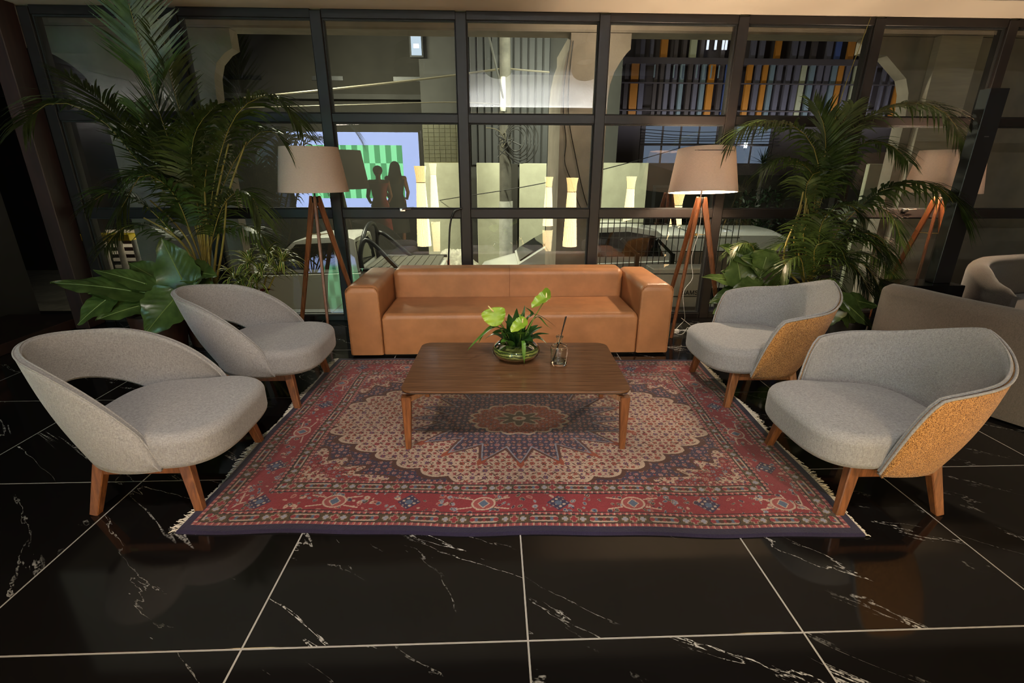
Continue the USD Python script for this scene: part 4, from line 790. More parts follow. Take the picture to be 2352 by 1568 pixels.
# black post on a dark box
bp = at(2140, 640, 4.32)
ps = thing('display_post', 'tall black post standing on a dark box in front of the right floor lamp', 'post', (bp[0], 4.32, 0))
part(ps, 'base_box', chamfer(-.37, .20, -.15, .15, 0, .60, .006), M['black_gloss'])
part(ps, 'post', chamfer(-.02, .145, -.05, .05, .60, 2.215, .004), M['black'])
part(ps, 'badge', bx(.045, .085, -.0515, -.0505, 1.845, 1.853), M['chrome'], label='small metal badge near the top')
# black hose hanging at the middle mullion
hs = thing('black_hose', 'black hose looping down from the transom behind the left part of the sofa', 'hose')
part(hs, 'hose', tube(spline([at(1062, 478, 5.17), at(1046, 484, 5.16), at(1036, 505, 5.16), at(1032, 550, 5.16), at(1030, 600, 5.16), at(1029, 640, 5.16)], 30), .009, 8), M['black'], smooth=60)
# ================================================================= the street outside
ZS = -1.2
M['flake'] = plain('flaked_concrete', (.22, .18, .135), .9, noise=(22, .5, 1.3))
M['pilaster'] = plain('pale_pilaster', (.55, .46, .36), .85, noise=(4, .8, 1.1, (.3, .3, 3)))
M['asphalt'] = plain('street_asphalt', (.13, .12, .095), .85, noise=(3, .7, 1.2), bump=(90, .4))
M['concrete'] = plain('stained_concrete', (.36, .30, .24), .85, noise=(1.6, .66, 1.15), bump=(40, .15))
M['render_pale'] = plain('pale_rendered_panel', (.44, .43, .31), .7, noise=(2.5, .85, 1.08))
M['wall_olive'] = plain('olive_grey_wall', (.024, .021, .015), .85, noise=(2, .8, 1.1))
M['wall_grey'] = plain('grey_wall', (.042, .04, .035), .85, noise=(2, .8, 1.1))
M['roller'] = plain('dark_corrugated_metal', (.032, .032, .032), .6)
M['facade_dark'] = plain('dark_purple_facade', (.075, .055, .055), .7)
M['car_white'] = plain('white_car_paint', (.62, .61, .56), .25, coat_weight=.6)
M['car_glass'] = plain('dark_car_glass', (.01, .011, .011), .05)
M['car_black'] = plain('black_car_plastic', (.012, .012, .012), .4)
M['tyre'] = plain('tyre_rubber', (.012, .012, .012), .8)
M['sand'] = plain('pale_rubble', (.46, .43, .34), .95, noise=(9, .6, 1.2), bump=(30, .8))
M['wire'] = plain('overhead_cable', (.02, .018, .016), .6)
M['wire_pale'] = plain('pale_cable', (.075, .064, .042), .6)
M['fence'] = plain('dark_fence_wire', (.015, .015, .014), .5)
M['tube_light'] = emit('white_tube_light', (.80, .88, 1.0), 22.0)
M['tube_dim'] = emit('slat_tube_light', (.80, .86, 1.0), 1.3)
M['flood'] = emit('floodlight_panel', (.72, .86, 1.0), 1.0)
M['flood_core'] = emit('floodlight_core', (.9, .97, 1.0), 9.0)
part(thing('ground_outside', 'grey street and forecourt outside the windows', kind='structure'), 'street', bx(-30, 40, 5.7, 60, ZS-.2, ZS), M['asphalt'])
# concrete piers with flared heads carrying a beam
def pier(label, prof, y0, y1):
    t = thing('pier', label, 'pier'); part(t, 'shaft', prism(prof, y0, y1), M['concrete'], smooth=25); return t
def arc(x0, z0, x1, z1, n=9, vert_first=True):
    q = np.linspace(0, PI/2, n); return [(x0+(x1-x0)*(1-math.cos(a)), z0+(z1-z0)*math.sin(a)) for a in q] if vert_first else [(x0+(x1-x0)*math.sin(a), z0+(z1-z0)*(1-math.cos(a))) for a in q]
p1 = [(.88, ZS), (.88, 2.50), (.90, 2.75), (.94, 2.95), (.985, 3.06), (.985, 3.195), (1.75, 3.195), (1.75, 3.02), (1.70, 2.97), (1.63, 2.88), (1.56, 2.76), (1.515, 2.62), (1.495, 2.45), (1.495, ZS)]
pier('flared concrete pier with flaking head right of the bottom of the street', p1, 7.0, 8.45)
cdata(stage.GetPrimAtPath('/World/pier'), label='flared concrete pier with two thin hanging cables, the middle one behind the sofa')
p0 = [(-4.95, ZS), (-4.95, 2.3)] + arc(-4.95, 2.3, -5.9, 3.0)[1:] + [(-5.9, 3.195), (-3.22, 3.195), (-3.22, 2.98), (-3.32, 2.93)] + [(-3.44, 2.82), (-3.50, 2.66), (-3.52, 2.4), (-3.52, ZS)]
pier('wide concrete pier behind the tall palm at the left', p0, 7.0, 7.2)
x2 = at(2082, 260, 7)[0]
p2 = [(x2, ZS), (x2, 2.25), (x2-.04, 2.55), (x2-.12, 2.72), (x2-.45, 2.98), (x2-.75, 3.02), (x2-.75, 3.195), (9.5, 3.195), (9.5, ZS)]
x_p = at(2150, 300, 6.9)[0]
pier('broad concrete pier behind the black post at the right', p2, 7.0, 7.2)
part('/World/pier_002', 'pilaster', bx(x_p-.27, x_p+.27, 6.88, 6.99, ZS, 3.19), M['pilaster'])
bmx = thing('overhead_beam', 'concrete beam running over the piers outside', 'beam')
part(bmx, 'beam', bx(-9, 12, 6.99, 7.30, 3.20, 4.4), M['concrete'])
rng = np.random.default_rng(2)
# two thin cables hanging on the pier
for k, px in enumerate((((1296, 285), (1300, 330), (1297, 370), (1308, 405), (1330, 470), (1362, 520)), ((1308, 285), (1318, 340), (1330, 400), (1345, 460), (1368, 520)))):
    pts = [at(u, v, 6.97) for u, v in px]; tp = pts[0].copy(); tp[2] = 3.1; tp[0] = .98+.03*k
    c = thing('hanging_cable', ('wavy thin cable hanging down the middle pier' if k == 0 else 'straight thin cable slanting down the middle pier'), 'cable'); part(c, 'cable', tube(spline([tp]+pts, 40), .006, 5), M['wire'])
# overhead cables of the street
for lab, px, Y, r, m in (('thick pale cable sagging to the utility pole from the left', ((560, 225), (760, 205), (900, 190), (1050, 172), (1160, 157)), 11.5, .022, 'wire_pale'), ('thick pale cable running right from the utility pole', ((1160, 157), (1200, 161), (1262, 166)), 11.5, .018, 'wire_pale'),
                         ('thin dark cable rising to the right across the pale panels', ((1010, 460, 13.36), (1085, 448, 12.0), (1250, 420), (1360, 395), (1450, 372, 12.2), (1560, 340, 15.95)), 11.0, .010, 'wire'), ('lower thin pale cable along the left buildings', ((420, 252), (760, 242), (900, 238), (1050, 235), (1160, 240)), 11.5, .012, 'wire_pale')):
    c = thing('overhead_cable', lab, 'cable'); part(c, 'cable', tube(spline([at(q[0], q[1], q[2] if len(q) > 2 else Y) for q in px], 40), r, 5), M[m])
for k in range(6):
    c = thing('overhead_cable', 'thin cable sagging in front of the bluish windows of the facade', 'cable', group='cables before the bluish windows'); part(c, 'cable', tube(spline([at(1470, 296+7*k, 15.95), at(1580, 303+6*k+3*math.sin(k), 15.7), at(1790, 293+8*k, 15.95)], 24), .010, 5), M['wire'])
# utility pole with its knot of cable
up = at(1162, 480, 11.5); ut = thing('utility_pole', 'concrete utility pole with tangled cables and a white painted foot', 'pole', (up[0], 11.5, ZS))
M['pole'] = plain('pole_concrete', (.075, .068, .054), .85, noise=(6, .7, 1.2)); M['white_paint'] = plain('white_paint', (.42, .41, .36), .7, noise=(8, .8, 1.1))
part(ut, 'pole', tube([(0, 0, 0), (-.02, 0, 5.9)], [.15, .11], 20), M['pole'], smooth=60)
zz = at(1162, 462, 11.5)[2]-ZS; part(ut, 'painted_foot', tube([(0, 0, .0), (0, 0, zz)], .156, 20), M['white_paint'], smooth=60)
ih = at(1155, 190, 11.4)[2]-ZS; part(ut, 'insulator', tube([(-.06, -.16, ih-.55), (-.06, -.16, ih-.5), (-.06, -.16, ih+.1)], [.05, .06, .05], 10), M['white_paint'], smooth=60)
for k in range(5):
    c0 = at(1185, 322, 11.3)-np.array([up[0], 11.5, ZS]); a = np.linspace(0, 2*PI, 30); rr_ = .22+.06*k
    part(ut, 'cable_coil', tube(np.stack([c0[0]+rr_*.8*np.cos(a)+.03*k, c0[1]+.02*k+.02*np.sin(3*a), c0[2]+rr_*np.sin(a)], 1), .014, 5), M['wire'])
for k in range(9):
    c0 = at(1160, 320+3*(k % 4), 11.3)-np.array([up[0], 11.5, ZS]); part(ut, 'loose_end', tube(spline([c0, c0+rng.uniform(-.25, .25, 3)*[1, .2, 1], c0+rng.uniform(-.5, .5, 3)*[1, .2, 1]], 10), .012, 5), M['wire_pale' if k % 3 == 0 else 'wire'])
# pale panels across the street, a dark metal shutter above them, and its strip light
YB = 12.6
pw = thing('pale_gate', 'row of pale panels across the street behind the utility pole', 'gate')
def span(u0, u1, v0, v1, Y): a, b = at(u0, v1, Y), at(u1, v0, Y); return a[0], b[0], a[2], b[2]
for u0, u1, vt in ((1098, 1157, 374), (1160, 1190, 376), (1192, 1256, 375)):
    x0, x1, z0, z1 = span(u0, u1, vt, 560, YB); part(pw, 'panel', chamfer(x0, x1, YB, YB+.08, ZS, z1, .01), M['render_pale'] if u0 != 1160 else M['wall_olive'])
sh = thing('shutter_wall', 'dark corrugated metal front above the pale panels', 'facade')
xs0, xs1 = at(1066, 300, 13)[0], at(1262, 300, 13)[0]
n = 12
for k in range(n):
    x = xs0+(xs1-xs0)*k/n; w = (xs1-xs0)/n; part(sh, 'corrugation', chamfer(x, x+w*.86, 13.0, 13.06, at(1150, 380, 13)[2], 6.4, .02), M['roller'])
part(sh, 'backing', bx(xs0-.1, 3.1, 13.06, 13.2, ZS, 7.4), M['wall_grey'])
dt = thing('leaning_tube', 'thin white tube leaning in front of the corrugated front', 'pole')
part(dt, 'tube', tube([at(1122, 78, 11.1), at(1148, 190, 11.2), at(1163, 258, 11.4)], .022, 8), M['wall_grey'], smooth=60)
# tiled building on the left of the shutter
tb_ = thing('tiled_building', 'olive tiled building front left of the corrugated shutter', 'building')
x0, x1, z0, z1 = span(975, 1066, 60, 380, 13.4)
M['tile_olive'] = plain('olive_wall_tile', (.075, .070, .036), .5, noise=(5, .8, 1.15)); M['joint'] = plain('pale_tile_joint', (.34, .32, .20), .8)
part(tb_, 'backing', bx(x0, x1, 13.42, 13.6, ZS, 6.5), M['joint'])
zt0, zt1 = at(1000, 372, 13.4)[2], at(1000, 285, 13.4)[2]
nx, nz = 8, 9
for i in range(nx):
    for j in range(nz):
        part(tb_, 'wall_tile', bx(x0+(x1-x0)*(i+.04)/nx, x0+(x1-x0)*(i+.96)/nx, 13.40, 13.42, zt0+(zt1-zt0)*(j+.04)/nz, zt0+(zt1-zt0)*(j+.96)/nz), M['tile_olive'])
part(tb_, 'lower_wall', bx(x0, x1, 13.38, 13.42, ZS, zt0-.02), M['render_pale']); part(tb_, 'upper_wall', bx(x0, x1, 13.38, 13.42, zt1+.02, 6.5), M['wall_grey'])
lb = thing('dark_building', 'dark plain building front behind the left lamp and palm', 'building')
part(lb, 'wall', bx(-14, x0-.02, 14.4, 14.8, ZS, 7.5), M['wall_olive']); part(lb, 'ledge', bx(-14, x0-.02, 14.25, 14.4, 3.3, 3.42), M['wall_grey'])
for k in range(5): part(lb, 'vent', bx(-11+2.1*k, -10.2+2.1*k, 14.37, 14.42, 3.75, 3.85), M['car_black'])
fw = at(956, 105, 13.25); fd = thing('floodlight', 'bluish white floodlight panel high on the dark building', 'floodlight', fw)
part(fd, 'housing', bx(-.16, .16, .0, .10, -.24, .24), M['car_black']); part(fd, 'diffuser', bx(-.12, .12, -.012, -.001, -.20, .20), M['flood']); part(fd, 'lamp', lathe([(0, -.014), (.06, -.012), (.06, -.02), (0, -.024)], 16).apply_transform(trimesh.transformations.rotation_matrix(PI/2, [1, 0, 0])) if False else rbox(-.065, .065, -.022, -.013, -.05, .04, .004, 1), M['flood_core'])
part(fd, 'arm', bx(-.04, .04, .09, .14, -.1, .1), M['car_black'])
# slatted facade on the right
YF = 16.0
sf_ = thing('slatted_facade', 'dark facade with two rows of orange, cream, grey and blue vertical slats', 'facade')
part(sf_, 'wall', bx(3.2, 16, YF+.25, YF+.5, 3.04, 7.5), M['facade_dark'])
M['slat_orange'] = plain('orange_slat', (.46, .17, .02), .5); M['slat_cream'] = plain('cream_slat', (.40, .38, .24), .5); M['slat_blue'] = plain('blue_slat', (.07, .10, .27), .5); M['slat_grey'] = plain('grey_lilac_slat', (.12, .105, .13), .5); M['slat_pale'] = plain('pale_blue_slat', (.16, .20, .22), .5); M['slat_brown'] = plain('brown_slat', (.07, .052, .048), .5)
zb0, zb1, zc0, zc1 = 3.05, 4.50, 4.66, 5.9
low = [(1413, 'slat_cream', 15), (1437, 'slat_brown', 8), (1455, 'slat_orange', 15), (1472, 'slat_grey', 10), (1503, 'slat_brown', 7), (1517, 'slat_brown', 7), (1530, 'slat_grey', 8), (1547, 'slat_grey', 7), (1563, 'slat_pale', 7), (1581, 'slat_brown', 8), (1596, 'slat_grey', 8), (1612, 'slat_pale', 8), (1630, 'slat_orange', 12), (1652, 'slat_brown', 8), (1666, 'slat_blue', 9),
       (1694, 'slat_pale', 5), (1716, 'slat_orange', 10), (1735, 'slat_grey', 9), (1751, 'slat_orange', 9), (1767, 'slat_pale', 8), (1784, 'slat_grey', 9), (1805, 'slat_grey', 9), (1824, 'slat_grey', 9), (1838, 'slat_cream', 10), (1858, 'slat_pale', 9), (1876, 'slat_grey', 9), (1892, 'slat_grey', 9), (1908, 'slat_pale', 9), (1922, 'slat_orange', 10), (1940, 'slat_grey', 10), (1960, 'slat_cream', 11), (1976, 'slat_blue', 10), (1998, 'slat_grey', 8), (2024, 'slat_grey', 5), (2042, 'slat_grey', 5), (2062, 'slat_orange', 9), (2074, 'slat_blue', 8)]
upr = [(1497, 'slat_grey', 6), (1525, 'slat_orange', 13), (1552, 'slat_brown', 7), (1572, 'slat_brown', 7), (1592, 'slat_cream', 12), (1612, 'slat_brown', 7), (1660, 'slat_brown', 8), (1730, 'slat_grey', 9), (1750, 'slat_grey', 9), (1787, 'slat_orange', 10), (1825, 'slat_grey', 9), (1842, 'slat_grey', 9), (1870, 'slat_brown', 9), (1905, 'slat_grey', 9), (1925, 'slat_blue', 9), (1955, 'slat_orange', 11), (1985, 'slat_brown', 9), (1440, 'slat_brown', 9), (1465, 'slat_brown', 9), (1475, 'slat_grey', 9)]
for lst, vr, z0, z1 in ((low, 200, zb0, zb1), (upr, 110, zc0, zc1)):
    for u, m, w in lst:
        x = at(u, vr, YF)[0]; hw = w*.5*16.8/1118; part(sf_, 'slat', bx(x-hw, x+hw, YF-.06, YF+.06, z0, z1), M[m])
part(sf_, 'beam', bx(3.2, 14.5, YF-.1, YF+.24, 4.50, 4.66), M['facade_dark']); part(sf_, 'rail', bx(3.2, 14.5, YF-.12, YF-.07, 3.98, 4.01), M['facade_dark']); part(sf_, 'rail', bx(3.2, 14.5, YF-.12, YF-.07, 3.24, 3.27), M['facade_dark'])
for u in (1620, 1638, 1655, 1662): x = at(u, 100, YF)[0]; part(sf_, 'light_tube', tube([(x, YF-.2, 4.85), (x, YF-.2, 5.15)], .035, 8), M['tube_dim'])
for u in (1499, 1543, 1560, 1595, 1612, 1628, 1645, 1672): x = at(u, 160, YF)[0]; part(sf_, 'light_tube', tube([(x, YF-.2, 4.12), (x, YF-.2, 4.45)], .022, 8), M['slat_pale'])
# its ground floor: bluish windows
gw = thing('shop_window_band', 'band of pale bluish windows below the coloured slats', 'window band')
M['win_blue'] = emit('pale_blue_window_light', (.34, .42, .58), .38)
xa, xb, za, zb = span(1474, 1775, 288, 378, YF); n = 7
part(gw, 'frame', bx(xa-.1, xb+.1, YF+.02, YF+.25, za-.3, 3.02), M['facade_dark'])
for k in range(n):
    a, b = xa+(xb-xa)*(k+.06)/n, xa+(xb-xa)*(k+.94)/n
    for z0, z1 in ((za+.05, za+.55), (za+.62, zb)): part(gw, 'pane', bx(a, b, YF+.0, YF+.02, z0, z1), M['win_blue'] if k != 4 else M['slat_grey'])
part(gw, 'side_wall', bx(3.2, xa-.12, YF+.02, YF+.25, za-.3, 3.02), M['facade_dark']); part(gw, 'side_wall', bx(xb+.12, 16, YF+.02, YF+.25, za-.3, 3.02), M['facade_dark'])
part(gw, 'lower_wall', bx(3.2, 16, YF+.0, YF+.25, ZS, za-.3), M['wall_olive'])
x = at(1709, 334, YF)[0]; part(gw, 'light_tube', tube([(x, YF-.1, at(1709, 340, YF)[2]), (x, YF-.1, at(1709, 328, YF)[2])], .05, 8), M['tube_light'])
# pale block building and the further wall
pb = thing('pale_building', 'plain pale block building right of the middle pier', 'building')
x0, x1, z0, z1 = span(1386, 1490, 374, 560, 12.8); part(pb, 'front_wall', bx(x0-.6, x1, 12.8, 13.4, ZS, z1), M['render_pale']); x2_, x3, _, z2 = span(1490, 1535, 380, 560, 12.9); part(pb, 'side_wall', hull([(x1+.005, 12.82, ZS), (x2_+.9, 13.6, ZS), (x1+.005, 13.4, ZS), (x2_+.9, 13.9, ZS), (x1+.005, 12.82, z1-.02), (x2_+.9, 13.6, z1-.25), (x1+.005, 13.4, z1-.02), (x2_+.9, 13.9, z1-.25)]), M['wall_olive'])
part(pb, 'door_frame', join([bx(x1+.15, x1+.22, 12.70, 12.76, ZS, 1.15), bx(x1+.15, x1+1.9, 12.70, 12.76, 1.15, 1.21)]), M['car_black'])
p3_ = thing('pale_hoarding', 'tall pale green hoarding behind the right palm', 'hoarding'); x0, x1, z0, z1 = span(1955, 2030, 376, 560, 10.5); part(p3_, 'board', chamfer(x0, x1, 10.5, 10.6, ZS, z1, .01), M['render_pale']); part(p3_, 'foot', bx(x0, x1, 10.45, 10.65, ZS, ZS+.1), M['wall_olive'])
# low hedge and a yucca
M['bush'] = leafmat('bush_leaf', (.008, .02, .008), (.02, .04, .014), .5, .1)
yc = at(1752, 375, 15.0); yt = thing('yucca', 'spiky yucca in front of the bluish windows', 'yucca', (yc[0], 15.0, ZS)); hz = yc[2]-ZS
rng = np.random.default_rng(6); part(yt, 'stem', tube([(0, 0, 0), (.05, 0, hz*.5), (0, 0, hz)], [.09, .07, .05], 8), M['pole'], smooth=60)
for k in range(46):
    a, el = rng.uniform(0, 2*PI), rng.uniform(-.4, 1.4); d = np.array([math.cos(a)*math.cos(el), math.sin(a)*math.cos(el), math.sin(el)]); part(yt, 'leaf', blade([(0, 0, hz), np.array([0, 0, hz])+d*.3, np.array([0, 0, hz-.05])+d*.55], .035, 0, .2, 6, lambda s: 1-s**2), M['bush'])
for k, (u, v) in enumerate(((1745, 640), (1560, 520))):
    c = at(u, 470 if k == 0 else 512, 14.6 if k else 13.5); bt = thing('bush', ('dark round bush behind the fence' if k else 'dark bush below the bluish windows'), 'bush', (c[0], (13.5 if k == 0 else 14.6), ZS)); rr_ = .55 if k else .8; zc_ = c[2]-ZS-.2; ms = []
    for q in range(420):
        d = rng.normal(size=3); d /= np.linalg.norm(d); p = d*rr_*rng.uniform(.55, 1)*np.array([1, .7, .9])+[0, 0, max(zc_, rr_)]; e = rng.normal(size=3); e /= np.linalg.norm(e); f = np.cross(e, d); ms.append(np.array([p, p+e*.09+f*.03, p+e*.16, p+e*.09-f*.03]))
    part(bt, 'foliage', tm(np.concatenate(ms), np.concatenate([np.array([[0, 1, 2], [0, 2, 3]])+4*i for i in range(len(ms))])), M['bush'], kind='stuff'); part(bt, 'trunk', tube([(0, 0, 0), (0, 0, max(zc_, rr_))], .05, 6), M['pole'])
# wire-mesh fence with cranked post tops
YN = 8.62
fc = thing('mesh_fence', 'dark wire mesh fence with cranked post tops behind the right end of the sofa', 'fence')
fx0, fx1, ztop = 1.56, 4.35, at(1400, 492, YN)[2]
px_ = (13.2/1118)*9.0
for k, x in enumerate(np.arange(fx0, fx1, px_)): part(fc, 'vertical_wire', tube([(x, YN, ZS), (x, YN, ztop)], .0075, 5), M['fence'])
for v in (500, 512, 546, 577): z = at(1450, v, YN)[2]; part(fc, 'horizontal_wire', tube([(fx0, YN-.012, z), (fx1, YN-.012, z)], .0075, 5), M['fence'])
for u in (1464, 1545): q = at(u, 582, YN-.12); part(fc, 'post', join([beam((q[0], q[1], ZS), (q[0], q[1], q[2]), .075, .075), beam((q[0], q[1], q[2]-.02), (q[0]-.32, q[1]-.05, q[2]+.26), .05, .05)]), M['fence'])
# ---------------------------------------------------------------- vehicles
def profile_body(prof, w, tuck=.06, n=5):
    """a car body: side outline swept across the width, rounded towards the flanks"""
    P = np.array(prof, float); c = P.mean(0); sec = []
    for q in np.linspace(-1, 1, 2*n+1):
        k = 1-tuck*abs(q)**4; sec.append(np.column_stack([c[0]+(P[:, 0]-c[0])*(1-(1-k)*.5), np.full(len(P), q*w/2), P[:, 1].min()+(P[:, 1]-P[:, 1].min())*k]))
    sec = np.array(sec); N, K, _ = sec.shape; v = sec.reshape(-1, 3); f = []
    for i in range(N-1):
        for j in range(K):
            k = (j+1) % K; f += [[i*K+j, i*K+k, (i+1)*K+k], [i*K+j, (i+1)*K+k, (i+1)*K+j]]
    from shapely.geometry import Polygon
    tv, tf = trimesh.creation.triangulate_polygon(Polygon(P), engine='earcut'); t = cKDTree(P); idx = t.query(tv)[1]
    f = np.vstack([f, idx[tf], idx[tf][:, ::-1]+(N-1)*K]); m = tm(v, f); trimesh.repair.fix_normals(m); return m
def wheel(t, x, y, r=.31, w=.2):
    q = part(t, 'wheel', moved(lathe([(0, -w/2), (r*.9, -w/2), (r, -w/2+.03), (r, w/2-.03), (r*.9, w/2), (0, w/2)], 28).apply_transform(trimesh.transformations.rotation_matrix(PI/2, [1, 0, 0])), (x, y, r)), M['tyre'], smooth=40)
    part(q, 'hub', moved(lathe([(0, -w/2-.012), (r*.58, -w/2-.006), (r*.6, w/2+.006), (0, w/2+.012)], 20).apply_transform(trimesh.transformations.rotation_matrix(PI/2, [1, 0, 0])), (x, y, r)), M['chrome'], smooth=40)
# small white pickup facing left
def smoothp(P): return P
pk = thing('pickup_truck', 'small white pickup with black roll bar parked outside behind the left lamp', 'pickup truck', (-.98, 9.78, ZS), PI)
body = [(.05, .28), (4.3, .28), (4.38, .45), (4.34, .72), (4.15, .86), (3.35, .96), (1.75, 1.00), (0.02, 1.00), (0, .9), (0, .40)]
part(pk, 'body', profile_body(body, 1.62), M['car_white'], smooth=35)
cab = [(1.55, .98), (3.32, .96), (2.72, 1.50), (2.45, 1.575), (1.75, 1.60), (1.60, 1.55)]
def cabin(prof, w, top_in): 
    P = np.array(prof); zz0, zz1 = P[:, 1].min(), P[:, 1].max(); pts = []
    for x, z in P:
        hw = w/2-top_in*((z-zz0)/(zz1-zz0))**1.3; pts += [(x, -hw, z), (x, hw, z), (x, -hw*.8, z+.015), (x, hw*.8, z+.015)]
    return hull(pts)
part(pk, 'cab', cabin(cab, 1.54, .17), M['car_white'], smooth=30)
def side_glass(t, P, w, top_in, z0, z1, nm='side_window', m='car_glass'):
    for s in (-1, 1):
        v = [(x, s*(w/2-top_in*((z-z0)/(z1-z0))**1.3+.006), z) for x, z in P]; v2 = [(x, y-s*.012, z) for x, y, z in v]; part(t, nm, hull(v+v2), M[m])
side_glass(pk, [(1.95, 1.03), (3.08, 1.03), (2.66, 1.47), (1.98, 1.50)], 1.54, .17, .96, 1.60)
part(pk, 'windshield', hull([(3.27, -.66, 1.0), (3.27, .66, 1.0), (2.77, -.58, 1.475), (2.77, .58, 1.475), (3.30, -.66, 1.0), (3.30, .66, 1.0), (2.80, -.58, 1.475), (2.80, .58, 1.475)]), M['car_glass'])
part(pk, 'rear_window', hull([(1.535, -.60, 1.05), (1.535, .60, 1.05), (1.585, -.56, 1.50), (1.585, .56, 1.50), (1.56, -.6, 1.05), (1.56, .6, 1.05)]), M['car_glass'])
for s in (-1, 1):
    part(pk, 'roll_bar', join([tube(spline([(1.48, s*.70, 1.0), (1.47, s*.66, 1.42), (1.40, s*.60, 1.54), (1.25, s*.60, 1.46), (.95, s*.68, 1.16), (.80, s*.72, 1.02)], 20), .045, 8)]), M['car_black'], smooth=60)
    part(pk, 'mirror', rbox(2.86, 2.98, s*.86-.09, s*.86+.09, 1.02, 1.16, .03, 1), M['car_black'], smooth=50)
    part(pk, 'tail_light', chamfer(-.012, .03, s*.72-.07, s*.72+.07, .62, .94, .006), plain('tail_light_red', (.5, .02, .02), .3) if s < 0 else '/World/Looks/tail_light_red')
    for x in (.75, 3.45): wheel(pk, x, s*.74)
part(pk, 'roll_hoop', tube(spline([(1.47, -.66, 1.42), (1.45, -.55, 1.58), (1.45, .55, 1.58), (1.47, .66, 1.42)], 20), .04, 8), M['car_black'], smooth=60)
M['tonneau'] = plain('dark_bed_cover', (.10, .095, .075), .6)
cov = part(pk, 'bed_cover', chamfer(.10, 1.45, -.72, .72, .995, 1.04, .012), M['tonneau'])
for k in range(8): part(cov, 'rib', bx(.25+.15*k, .29+.15*k, -.66, .66, 1.04, 1.052), M['tonneau'])
part(pk, 'bed_rail', join([tube([(.04, s*.77, 1.02), (1.5, s*.77, 1.02)], .03, 8) for s in (-1, 1)]), M['car_black'], smooth=60)
# white hatchback facing left
hb = thing('white_car', 'white hatchback with headlight on, outside behind the middle of the sofa', 'car', (3.55, 9.62, ZS), PI)
body = [(.08, .25), (3.85, .25), (3.95, .42), (3.92, .68), (3.78, .82), (3.05, 1.00), (.25, 1.08), (.02, .95), (0, .45)]
HZ = 1.16
body = [(x, z*HZ) for x, z in body]
part(hb, 'body', profile_body(body, 1.72, .05), M['car_white'], smooth=35)
cab = [(.12, 1.04), (3.12, .985), (2.75, 1.18), (2.25, 1.42), (1.75, 1.53), (1.1, 1.55), (.55, 1.48), (.15, 1.20)]
cab = [(x, z*HZ) for x, z in cab]
part(hb, 'roof', cabin(cab, 1.64, .22), M['car_white'], smooth=40)
side_glass(hb, [(x, z*HZ) for x, z in [(.45, 1.11), (2.62, 1.10), (2.16, 1.36), (1.70, 1.46), (1.1, 1.475), (.6, 1.41)]], 1.64, .22, .985*HZ, 1.55*HZ)
part(hb, 'windshield', hull([(x, y, z*HZ) for x, y, z in [(3.06, -.68, 1.02), (3.06, .68, 1.02), (2.30, -.56, 1.415), (2.30, .56, 1.415), (3.09, -.68, 1.035), (3.09, .68, 1.035), (2.33, -.56, 1.435), (2.33, .56, 1.435), (2.72, -.63, 1.245), (2.72, .63, 1.245)]]), M['car_glass'])
M['headlamp'] = emit('lit_headlamp', (.88, .95, 1.0), 5.0)
for s in (-1, 1):
    part(hb, 'headlamp', hull([(3.90, s*.60, .72), (3.96, s*.50, .72), (3.90, s*.50, .84), (3.60, s*.845, .84), (3.62, s*.84, .75), (3.55, s*.83, .86)]), M['headlamp'])
    part(hb, 'mirror', rbox(2.45, 2.62, s*.93-.09, s*.93+.09, 1.18, 1.33, .04, 1), M['car_white'], smooth=50)
    part(hb, 'door_handle', bx(1.35, 1.55, s*.857-.012, s*.857+.012, 1.0, 1.025), M['car_black'])
    for x in (.72, 3.15): wheel(hb, x, s*.77)
# long pale van seen past the fence
vn = thing('parked_van', 'long pale van parked behind the wire mesh fence', 'van', (1.85, 11.45, ZS), 0)
body = [(.05, .28), (4.7, .28), (4.75, .6), (4.70, 1.40), (4.4, 1.52), (1.2, 1.53), (.50, 1.44), (.10, 1.15), (0, .95), (0, .4)]
part(vn, 'body', profile_body(body, 1.75, .07), M['car_white'], smooth=40)
part(vn, 'lower_side', bx(.1, 4.65, -.885, .885, .45, 1.10), plain('van_lower_brown', (.16, .115, .09), .4))
for k in range(3): part(vn, 'roof_seam', bx(1.35+1.0*k, 1.37+1.0*k, -.72, .72, 1.525, 1.537), M['wall_grey'])
for s in (-1, 1):
    for x in (.85, 3.8): wheel(vn, x, s*.79)
# rubble heap
rng = np.random.default_rng(9); nb = 46; gx_, gy_ = np.meshgrid(np.linspace(-1, 1, nb), np.linspace(-1, 1, nb), indexing='ij'); h = np.clip(1-np.hypot(gx_, gy_), 0, 1)**.8; zz_ = h*1.0+h**.3*.22*(meshkit.fbm(np.stack([gx_*5, gy_*5, gx_*0], -1), 4, 3)-.5)*2
hp = thing('rubble_heap', 'heap of pale sand and rubble between the pickup and the white hatchback', 'rubble heap', (-.95, 11.6, ZS-.02))
part(hp, 'heap', tm(np.stack([gx_*1.0, gy_*.9, np.maximum(zz_, 0)*1.15], -1).reshape(-1, 3), grid_faces(nb, nb)), M['sand'], smooth=True, kind='stuff')
